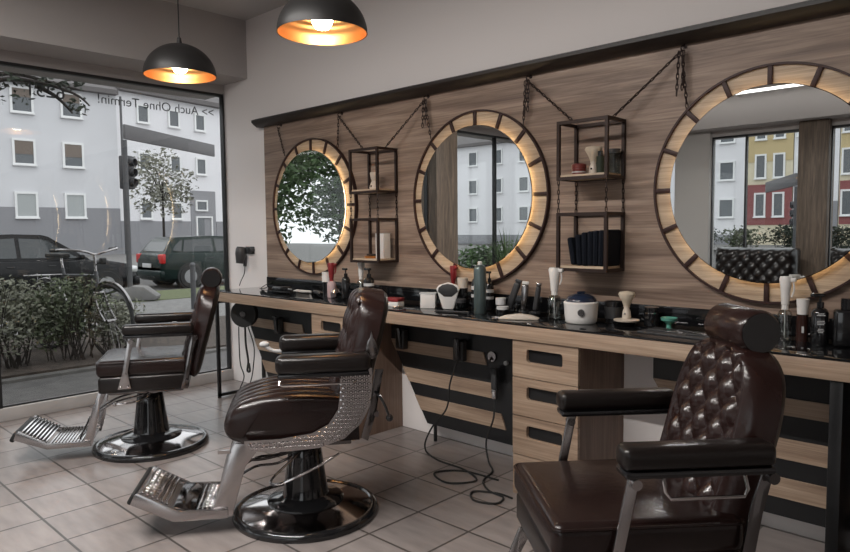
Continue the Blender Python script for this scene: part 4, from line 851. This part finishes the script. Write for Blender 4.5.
# foliage
def leaves(m, n, c, rad, size, shell=.5, rnd=random, flat=.6):
    for _ in range(n):
        while True:
            p = Vector((rnd.uniform(-1, 1), rnd.uniform(-1, 1), rnd.uniform(-1, 1)))
            if shell*rnd.random() < p.length <= 1: break
        q = Vector((p.x*rad[0], p.y*rad[1], p.z*rad[2]))+Vector(c); s = size*rnd.uniform(.6, 1.3)
        a = Vector((rnd.gauss(0, 1), rnd.gauss(0, 1), rnd.gauss(0, flat))).normalized(); b = a.orthogonal().normalized(); b = (Matrix.Rotation(rnd.uniform(0, 6.28), 3, a) @ b)
        m.raw([q-a*s, q+b*s*.42+a*s*.1, q+a*s, q-b*s*.42+a*s*.1], [[0, 1, 2, 3]])
    return m
def shrub(x, y, rx_, ry_, h, n, mm, label, z0=-.05, size=.028, grp='shrubs in the bed outside the window', seed=1, twigs=26):
    rnd = random.Random(seed); t = thing('shrub', label, 'shrub', (x, y, z0), 0, grp)
    m = MB()
    for k in range(twigs):
        a = rnd.uniform(0, 6.28); r_ = rnd.uniform(.2, .9); m.tube([(rx_*r_*.55*math.cos(a+.5), ry_*r_*.55*math.sin(a+.5), 0), (rx_*r_*.75*math.cos(a), ry_*r_*.75*math.sin(a), h*.45), (rx_*r_*math.cos(a+.3), ry_*r_*math.sin(a+.3), h*rnd.uniform(.75, 1.0))], [.008, .002], 4, smooth=2)
    m.build('twigs', 'twig', t)
    m = MB()
    for k in range(7):
        a = 2*PI*k/7+rnd.random(); d = .45 if k else 0; leaves(m, n//7, (rx_*d*math.cos(a), ry_*d*math.sin(a), h*rnd.uniform(.50, .68)), (rx_*.62, ry_*.62, h*.42), size, .3, rnd)
    m.build('foliage', mm, t, smooth=False); return t
SH = [(-7.55, -1.75, 'low leafy shrub outside, cut by the left edge of the photo'), (-7.62, -1.05, 'dense leafy shrub outside, left of the bicycle wheel'), (-7.60, -.50, 'bushy shrub in front of the bicycle front wheel'), (-7.9, -2.5, 'leafy shrub left of the frame seen from inside the mirror'), (-8.55, -1.45, 'second row shrub behind the bicycle saddle'), (-8.6, -.35, 'second row shrub behind the bicycle front wheel'), (-8.5, -2.3, 'second row shrub at the far left of the bed')]
for i, (x, y, lb) in enumerate(SH): shrub(x, y, .42, .46, .84 if x > -8 else .66, 2600, 'leafpale' if i % 2 else 'leaf', lb, seed=i+3)
for i, (x, y, lb) in enumerate([(-7.5, -.08, 'sparse low shrub at the right end of the planting bed'), (-8.3, .35, 'small sparse bush near the path at the right of the bed')]): shrub(x, y, .26, .28, .55, 700, 'leafpale', lb, seed=i+31, twigs=14)

def tree(x, y, h, cr, n, mm, label, z0=SZ, tr=.09, size=.12, seed=1, cz=None, clumps=9, grp='street trees', lean_=(0, 0), name='tree'):
    rnd = random.Random(seed); t = thing(name, label, 'tree', (x, y, z0), 0, grp); cz = cz or h-cr[2]*.9
    m = MB(); m.tube([(0, 0, 0), (lean_[0]*.4, lean_[1]*.4, cz*.5), (lean_[0], lean_[1], cz)], [tr, tr*.55], 10, smooth=4); cl = []
    for k in range(clumps):
        a = 2*PI*k/clumps*1.618*1.3; e = rnd.uniform(-.7, .8); c = Vector((lean_[0]+cr[0]*.62*math.cos(a)*(1-abs(e)*.4), lean_[1]+cr[1]*.62*math.sin(a)*(1-abs(e)*.4), cz+cr[2]*.7*e)); cl.append(c)
        m.tube([(lean_[0]*.8, lean_[1]*.8, cz*.8), (Vector((lean_[0], lean_[1], cz))+c)/2+Vector((0, 0, -.1)), c], [tr*.4, tr*.1], 5, smooth=3)
    m.build('trunk', 'bark', t); m = MB()
    for c in cl: leaves(m, n//clumps, c, (cr[0]*.45, cr[1]*.45, cr[2]*.42), size, .2, rnd)
    m.build('foliage', mm, t, smooth=False); return t
tree(-19.6, 6.25, 4.1, (1.0, 1.0, 1.25), 1300, 'leafstreet', 'small pale leaved street tree in front of the white facade', tr=.05, size=.075, seed=4, cz=3.0)
# big dark street tree at the top left corner
t = thing('street_tree', 'big dark trunked tree at the top left corner, its branches crossing the window top', 'tree', (-9.25, -1.02, GZ), 0, 'street trees')
m = MB(); m.tube([(0, 0, 0), (-.02, -.06, 1.2), (0, .0, 2.3), (.06, .14, 2.85), (.04, .16, 3.5), (.1, .1, 4.8)], [.15, .11], 12, smooth=5)
br = [[(.04, .12, 2.95), (.15, .40, 3.16), (.30, .75, 3.16), (.45, 1.10, 3.05), (.5, 1.25, 2.92)], [(.05, .1, 3.1), (.1, .5, 3.26), (.1, .95, 3.22), (.05, 1.35, 3.18)], [(.2, .75, 3.14), (.28, .95, 3.02), (.30, 1.12, 2.84)], [(.06, .1, 3.2), (-.5, -.8, 3.6), (-.9, -1.6, 3.5)], [(.1, .1, 4.0), (.9, .8, 4.5), (1.5, 1.6, 4.4)], [(.1, .1, 4.2), (-.9, .6, 4.8), (-1.7, 1.3, 4.9)]]
for b in br: m.tube(b, [.032, .010], 7, smooth=5)
m.build('trunk', 'bark', t)
rnd = random.Random(9); m = MB()
for c, rd, n in (((.35, .8, 3.20), (.35, .5, .12), 170), ((.2, .45, 3.05), (.3, .35, .2), 80), ((.35, 1.15, 2.92), (.15, .16, .12), 40), ((0, .3, 4.6), (1.9, 2.0, .9), 3500), ((-.6, -1.2, 3.9), (1.0, 1.0, .6), 1300)): leaves(m, n, c, rd, .045, .2, rnd)
m.build('foliage', 'leafdark', t, smooth=False)
# green trees further along the left side, seen in the leftmost mirror
tree(-15.5, -6.4, 6.6, (2.1, 2.0, 3.2), 9500, 'leafmid', 'dense green tree beyond the left windows, reflected in the leftmost mirror', seed=12, size=.10, cz=3.3, clumps=12)
tree(-17.2, -11.2, 7.2, (2.4, 2.3, 3.3), 9500, 'leafmid', 'taller green tree beyond the left windows, right one in the leftmost mirror', seed=13, size=.11, cz=3.6, clumps=12)
for i, (x, y) in enumerate([(-12.5, -9.5), (-13.8, -11.2), (-11.6, -11.8), (-10.4, -13.0)]):
    shrub(x, y, .9, .9, 1.15, 1600, 'leafmid', ['rounded green hedge shrub by the street, first in the middle mirror', 'rounded green hedge shrub behind the first one in the middle mirror', 'green hedge shrub towards the corner in the middle mirror', 'green hedge shrub at the street corner in the middle mirror'][i], z0=SZ, size=.07, grp='hedge shrubs along the street', seed=50+i)
for i in range(9):
    shrub(-20+i*2.3, -36.5, 1.2, .6, 1.5, 700, 'leafdark' if i % 3 else 'leaf', 'dark street hedge shrub before the coloured houses, %s from the left' % ['first', 'second', 'third', 'fourth', 'fifth', 'sixth', 'seventh', 'eighth', 'ninth'][i], z0=SZ, size=.12, grp='hedge row before the coloured houses', seed=70+i, twigs=10)

# traffic sign arm with signal
def sign_post(x, y, ang, label_p, top=3.5):
    t = thing('sign_post', label_p, 'sign post', (x, y, GZ), ang, 'sign posts with long grey panels')
    m = MB(); m.cyl((0, 0, 0), (0, 0, top-.32+.10), .055, .05, 14); m.build('pole', 'polegrey', t)
    m = MB(); m.bx(.0, 3.6, -.03, .03, top-.30+.10, top+.10, .006); m.build('sign_panel', 'sign', t)
    m = MB(); m.bx(.10, .36, -.02+.05, .24, top-1.22, top-.52, .03)
    s = m.build('signal_box', 'signal', t)
    for k in range(3):
        q = MB(); q.lathe([(.085, 0), (.085, .10), (.078, .10), (.078, 0)], seg=18, mtx=Matrix.Translation((.23, .03, top-.66-k*.21)) @ Matrix.Rotation(R(90), 4, 'X')); q.build('hood', 'signal', s)
    return t
sign_post(-14.27, 2.95, math.atan2(3.06, -1.87), 'post outside the window with long grey sign panel and traffic signal')
sign_post(-4.86, -15.3, R(242.6), 'post with grey sign panel and signal seen in the rightmost mirror', 2.55)
m = MB(); m.cyl((0, 0, 0), (0, 0, .78), .045, seg=16); m.sph((0, 0, .78), .052, 12); tag(m.build('bollard', 'polegrey'), 'slim grey bollard on the path in front of the green car', 'bollard', loc=(-11.22, 2.78, GZ))
m = MB(); m.prism([(-.85, 0), (.75, 0), (.80, .10), (.45, .34), (.15, .36), (-.85, .04)], -.25, .25, 'xz', .03); tag(m.build('tree_guard', 'concrete'), 'pale concrete wedge lying at the foot of the sign post', 'kerb stone', loc=(-13.55, 2.62, GZ+.02), rz=R(52)).scale = (.72, .72, .8)

# ------------------------------------------------------------------ cars
def car(label, loc, rz, paint, L=4.1, W=1.70, H=1.43, hatch=True, grp='parked cars'):
    """local +x = front"""
    t = thing('car', label, 'car', loc, rz, grp)
    hl = L/2; hw = W/2; m = MB()
    st = [(-hl, .32, .62, .78, .80), (-hl+.03, .24, .78, .90, .90), (-hl+.12, .20, .90, .95, .97), (-hl+.5, .18, .93, .985, 1.), (-.5, .17, .90, .94, 1.), (.5, .17, .88, .92, 1.), (hl-1.15, .18, .86, .90, 1.), (hl-.75, .18, .80, .88, .99), (hl-.30, .20, .68, .79, .95), (hl-.08, .24, .58, .68, .88), (hl, .32, .50, .58, .78)]
    vs = []; K = 16
    for x, zb, zm, zt, wf in st:
        w_ = hw*wf; sec = [(0, zb), (w_*.80, zb), (w_*.97, zb+.08), (w_, zb+.25 if zb+.25 < zm else (zb+zm)/2), (w_, (zb+zm)/2+.12 if zm-zb > .5 else (zb+zm)/2), (w_*.985, zm), (w_*.93, zt-.01), (w_*.75, zt), (0, zt+.012)]
        ring = [(x, y, z) for y, z in sec]+[(x, -y, z) for y, z in sec[-2:0:-1]]; vs += ring
    n = len(ring); fs = []
    for i in range(len(st)-1):
        for k in range(n): fs.append([i*n+k, i*n+(k+1) % n, (i+1)*n+(k+1) % n, (i+1)*n+k])
    fs += [list(range(n))[::-1], [(len(st)-1)*n+k for k in range(n)]]
    m.raw(vs, fs); m.build('body', paint, t, angle=50)
    # greenhouse
    zb = .90; r0, r1, r2_, r3 = -hl+.10, -hl+.48, .22, 1.05
    bw, rw = hw*.93, hw*.70
    low = [(r0, .93), (-hl+.22, .94), (-.3, .92), (r3-.25, .89), (r3, .88)]; topz = [(r1-.12, H-.10), (r1+.02, H-.03), (-.5, H), (r2_-.15, H-.02), (r2_, H-.06)]
    vs = []
    for (a, za), (b, zt) in zip(low, topz): vs += [(a, bw, za), (b, rw, zt), (b, -rw, zt), (a, -bw, za)]
    fs = [[i*4+k, i*4+(k+1) % 4, (i+1)*4+(k+1) % 4, (i+1)*4+k] for i in range(4) for k in range(4)]+[[3, 2, 1, 0], [16, 17, 18, 19]]
    MB().raw(vs, fs).build('cabin', paint, t, angle=40)
    def glass(name, quad, off):
        q = [Vector(p) for p in quad]; c = sum(q, Vector())/len(q); nrm = (q[1]-q[0]).cross(q[2]-q[0]).normalized()
        if nrm.dot(c-Vector((-.3, 0, 1.0))) < 0: nrm = -nrm
        a_ = [p+(c-p)*.0+nrm*off for p in q]; b_ = [p+nrm*(off-.006) for p in q]; k = len(q)
        return MB().raw(a_+b_, [list(range(k)), [k+i for i in range(k)][::-1]]+[[i, (i+1) % k, k+(i+1) % k, k+i] for i in range(k)]).build(name, 'carglass', t)
    def L2(a, b, u): return tuple(a[i]+(b[i]-a[i])*u for i in range(3))
    for s in (-1, 1):
        def sp(x, v):   # point on the side plane
            # interpolate low/top curves at x
            def zc(cv, x_):
                for (x0, z0), (x1, z1) in zip(cv, cv[1:]):
                    if x0 <= x_ <= x1: return z0+(z1-z0)*(x_-x0)/(x1-x0)
                return cv[0][1] if x_ < cv[0][0] else cv[-1][1]
            zl = zc(low, x); zt = zc(topz, x); z = zl+(zt-zl)*v; return (x, s*(bw+(rw-bw)*v), z)
        glass('side_window', [sp(-.38, .10), sp(.52, .10) if False else (r3-.30, s*(bw-.003), .945), (r2_-.08, s*(rw+.025), H-.13), sp(-.38, .84)], .012)
        glass('side_window', [sp(-hl+.62, .10), sp(-.46, .10), sp(-.46, .84), sp(-hl+.72, .80)], .012)
        glass('side_window', [(-hl+.32, s*(bw-.018), 1.02), sp(-hl+.57, .12), sp(-hl+.66, .80), (-hl+.50, s*(rw+.035), H-.18)], .012)
        MB().box((r3-.25, s*(hw+.06), .98), (.10, .16, .11), .03, 3).build('wing_mirror', paint, t)
        for X in (-.25, .55): MB().box((X-.35, s*(hw*1.0+.002), .80), (.15, .02, .025), .006).build('door_handle', 'greyblk', t)
        for X in (-hl+.78, hl-.80):
            a = MB(); a.cyl((X, s*(hw-.22), .33), (X, s*(hw+.005), .33), .365, seg=32); a.build('wheel_arch', 'rubber', t)
            wv = MB(); wv.lathe([(.19, -.10), (.30, -.10), (.315, -.08), (.315, .08), (.30, .10), (.19, .10)], seg=36, mtx=Matrix.Translation((X, s*(hw-.07), .315)) @ Matrix.Rotation(R(90), 4, 'X')); wo = wv.build('wheel', 'rubber', t)
            hb = MB(); hb.cyl((X, s*(hw-.10), .315), (X, s*(hw+.012), .315), .195, .185, 24); hb.build('hubcap', 'alloy', wo)
        MB().box((-hl+.075, s*(hw*.80), .80), (.14, .26, .26), .04, 3).build('tail_light', 'taillight', t)
        MB().box((hl-.20, s*(hw*.74), .64), (.34, .30, .16), .05, 3).build('headlight', 'headlight', t)
    glass('rear_window', [(r0+.04, bw-.14, .99), (r0+.04, -bw+.14, .99), (r1-.15, -rw+.06, H-.16), (r1-.15, rw-.06, H-.16)], .012)
    glass('windshield', [(r3-.03, bw-.10, .92), (r3-.03, -bw+.10, .92), (r2_+.03, -rw+.05, H-.10), (r2_+.03, rw-.05, H-.10)], .012)
    MB().box((-hl+.04, 0, .40), (.16, W*.94, .20), .05, 3).build('rear_bumper', paint, t); MB().box((hl-.06, 0, .36), (.16, W*.90, .22), .05, 3).build('front_bumper', paint, t)
    MB().box((-hl-.045, 0, .55 if False else .62), (.02, .50, .11), .003).build('number_plate', 'plate', t)
    return t
car('dark green hatchback parked outside, its red tail light towards us', (-18.0, 7.0, SZ), R(90), 'greencar', L=3.95, W=1.66, H=1.40)
car('black car parked outside behind the bicycle, left of the sign post', (-17.0, 1.85, SZ), R(90), 'blackcar', L=4.3, W=1.76, H=1.50)
car('black estate car parked at the far left, partly outside the frame', (-17.2, -3.6, SZ), R(90), 'blackcar', L=4.4, W=1.76, H=1.46)

# ------------------------------------------------------------------ bicycle
def bicycle(label, pr, pf):
    """rear and front axle points"""
    pr = Vector(pr); pf = Vector(pf); d = (pf-pr); L_ = Vector((d.x, d.y, 0)).length; a = math.atan2(d.y, d.x)
    t = thing('bicycle', label, 'bicycle', (pr.x, pr.y, -.05), a); t.scale = (1.14, 1.14, 1.14); z = .345; Lw = 1.04; r = .335
    def P(x, zz, y=0): return (x, y, zz)
    for nm, X in (('wheel', 0), ('wheel', Lw)):
        m = MB(); m.tube([(X+r*math.cos(q), 0, z+r*math.sin(q)) for q in [2*PI*k/40 for k in range(40)]], .017, 8, closed=True); w_ = m.build(nm, 'rubber', t)
        m = MB()
        for k in range(28):
            q = 2*PI*k/28; m.cyl((X+.02*math.cos(q+.6), (.02 if k % 2 else -.02), z+.02*math.sin(q+.6)), (X+(r-.02)*math.cos(q), 0, z+(r-.02)*math.sin(q)), .0012, seg=4)
        m.tube([(X+(r-.022)*math.cos(q), 0, z+(r-.022)*math.sin(q)) for q in [2*PI*k/40 for k in range(40)]], .008, 6, closed=True); m.cyl((X, -.04, z), (X, .04, z), .018, seg=12); m.build('spokes', 'satin', w_)
        m = MB(); m.tube([(X+(r+.03)*math.cos(q), 0, z+(r+.03)*math.sin(q)) for q in [R(20+k*10) for k in range(15 if X == 0 else 12)]], .012, 6); m.build('mudguard', 'satin', t)
    bb = (.44, .29); sd = (.30, .82); hd0 = (.87, .62); hd1 = (.84, .80)
    m = MB(); m.tube([P(*bb), P(*sd)], .015, 10); m.tube([P(*bb), P(*hd0)], .017, 10); m.tube([P(.31, .75), P(.845, .76)], .013, 10) ; m.tube([P(*hd0), P(*hd1)], .019, 10); m.tube([P(0, z, .05), P(*bb)], .009, 8); m.tube([P(0, z, -.05), P(*bb)], .009, 8); m.tube([P(0, z, .05), P(.305, .76)], .008, 8); m.tube([P(0, z, -.05), P(.305, .76)], .008, 8)
    m.build('frame', 'bike', t)
    m = MB(); m.tube([P(.87, .60, .05), P(.94, .46, .055), P(Lw, z, .055)], .010, 8, smooth=3); m.tube([P(.87, .60, -.05), P(.94, .46, -.055), P(Lw, z, -.055)], .010, 8, smooth=3); m.cyl(P(.87, .60, -.055), P(.87, .60, .055), .012, seg=8); m.build('fork', 'satin', t)
    m = MB(); m.cyl(P(*hd1), P(.83, .95), .013, seg=10); m.tube([P(.66, 1.00, -.29), P(.78, 1.01, -.27), P(.87, .99, -.12), P(.84, .96, 0), P(.87, .99, .12), P(.78, 1.01, .27), P(.66, 1.00, .29)], .011, 8, smooth=5); m.build('handlebar', 'satin', t)
    for s in (-1, 1): MB().cyl(P(.63, 1.00, s*.293), P(.75, 1.008, s*.277), .017, seg=12).build('grip', 'rubber', t)
    m = MB(); m.cyl(P(*sd), P(.275, .92), .012, seg=10); m.build('seat_post', 'satin', t)
    m = MB(); m.prism([(-.13, .085), (-.15, 0), (-.13, -.085), (0, -.03), (.15, -.015), (.15, .015), (0, .03)], .92, .965, 'xy', .012); m.xf(Matrix.Translation((.27, 0, 0))); m.build('saddle', 'rubber', t)
    m = MB(); m.tube([P(-.28, .73, 0), P(.15, .75, 0)], .006, 6)
    for s in (-1, 1): m.tube([P(0, z, s*.06), P(-.05, .73, s*.06)], .005, 6); m.tube([P(-.30, .73, s*.06), P(.20, .75, s*.06)], .006, 6)
    m.build('luggage_rack', 'satin', t)
    m = MB(); m.cyl(P(*bb, -.06), P(*bb, .06), .02, seg=12); m.cyl(P(*bb, .04), P(*bb, .046), .09, seg=24); m.tube([P(bb[0], bb[1], .06), P(bb[0]+.10, bb[1]-.13, .07)], .009, 6); m.tube([P(bb[0], bb[1], -.06), P(bb[0]-.10, bb[1]+.13, -.07)], .009, 6); m.build('crank', 'greyblk', t)
    m = MB(); m.box(P(.96, .90), (.05, .06, .06), .015, 3); m.tube([P(.93, .90), P(.85, .86)], .006, 6); m.build('lamp', 'rubber', t)
    return t
bicycle('grey city bicycle standing behind the shrubs outside', (-8.45, -.44, 0), (-7.30, -.20, 0))
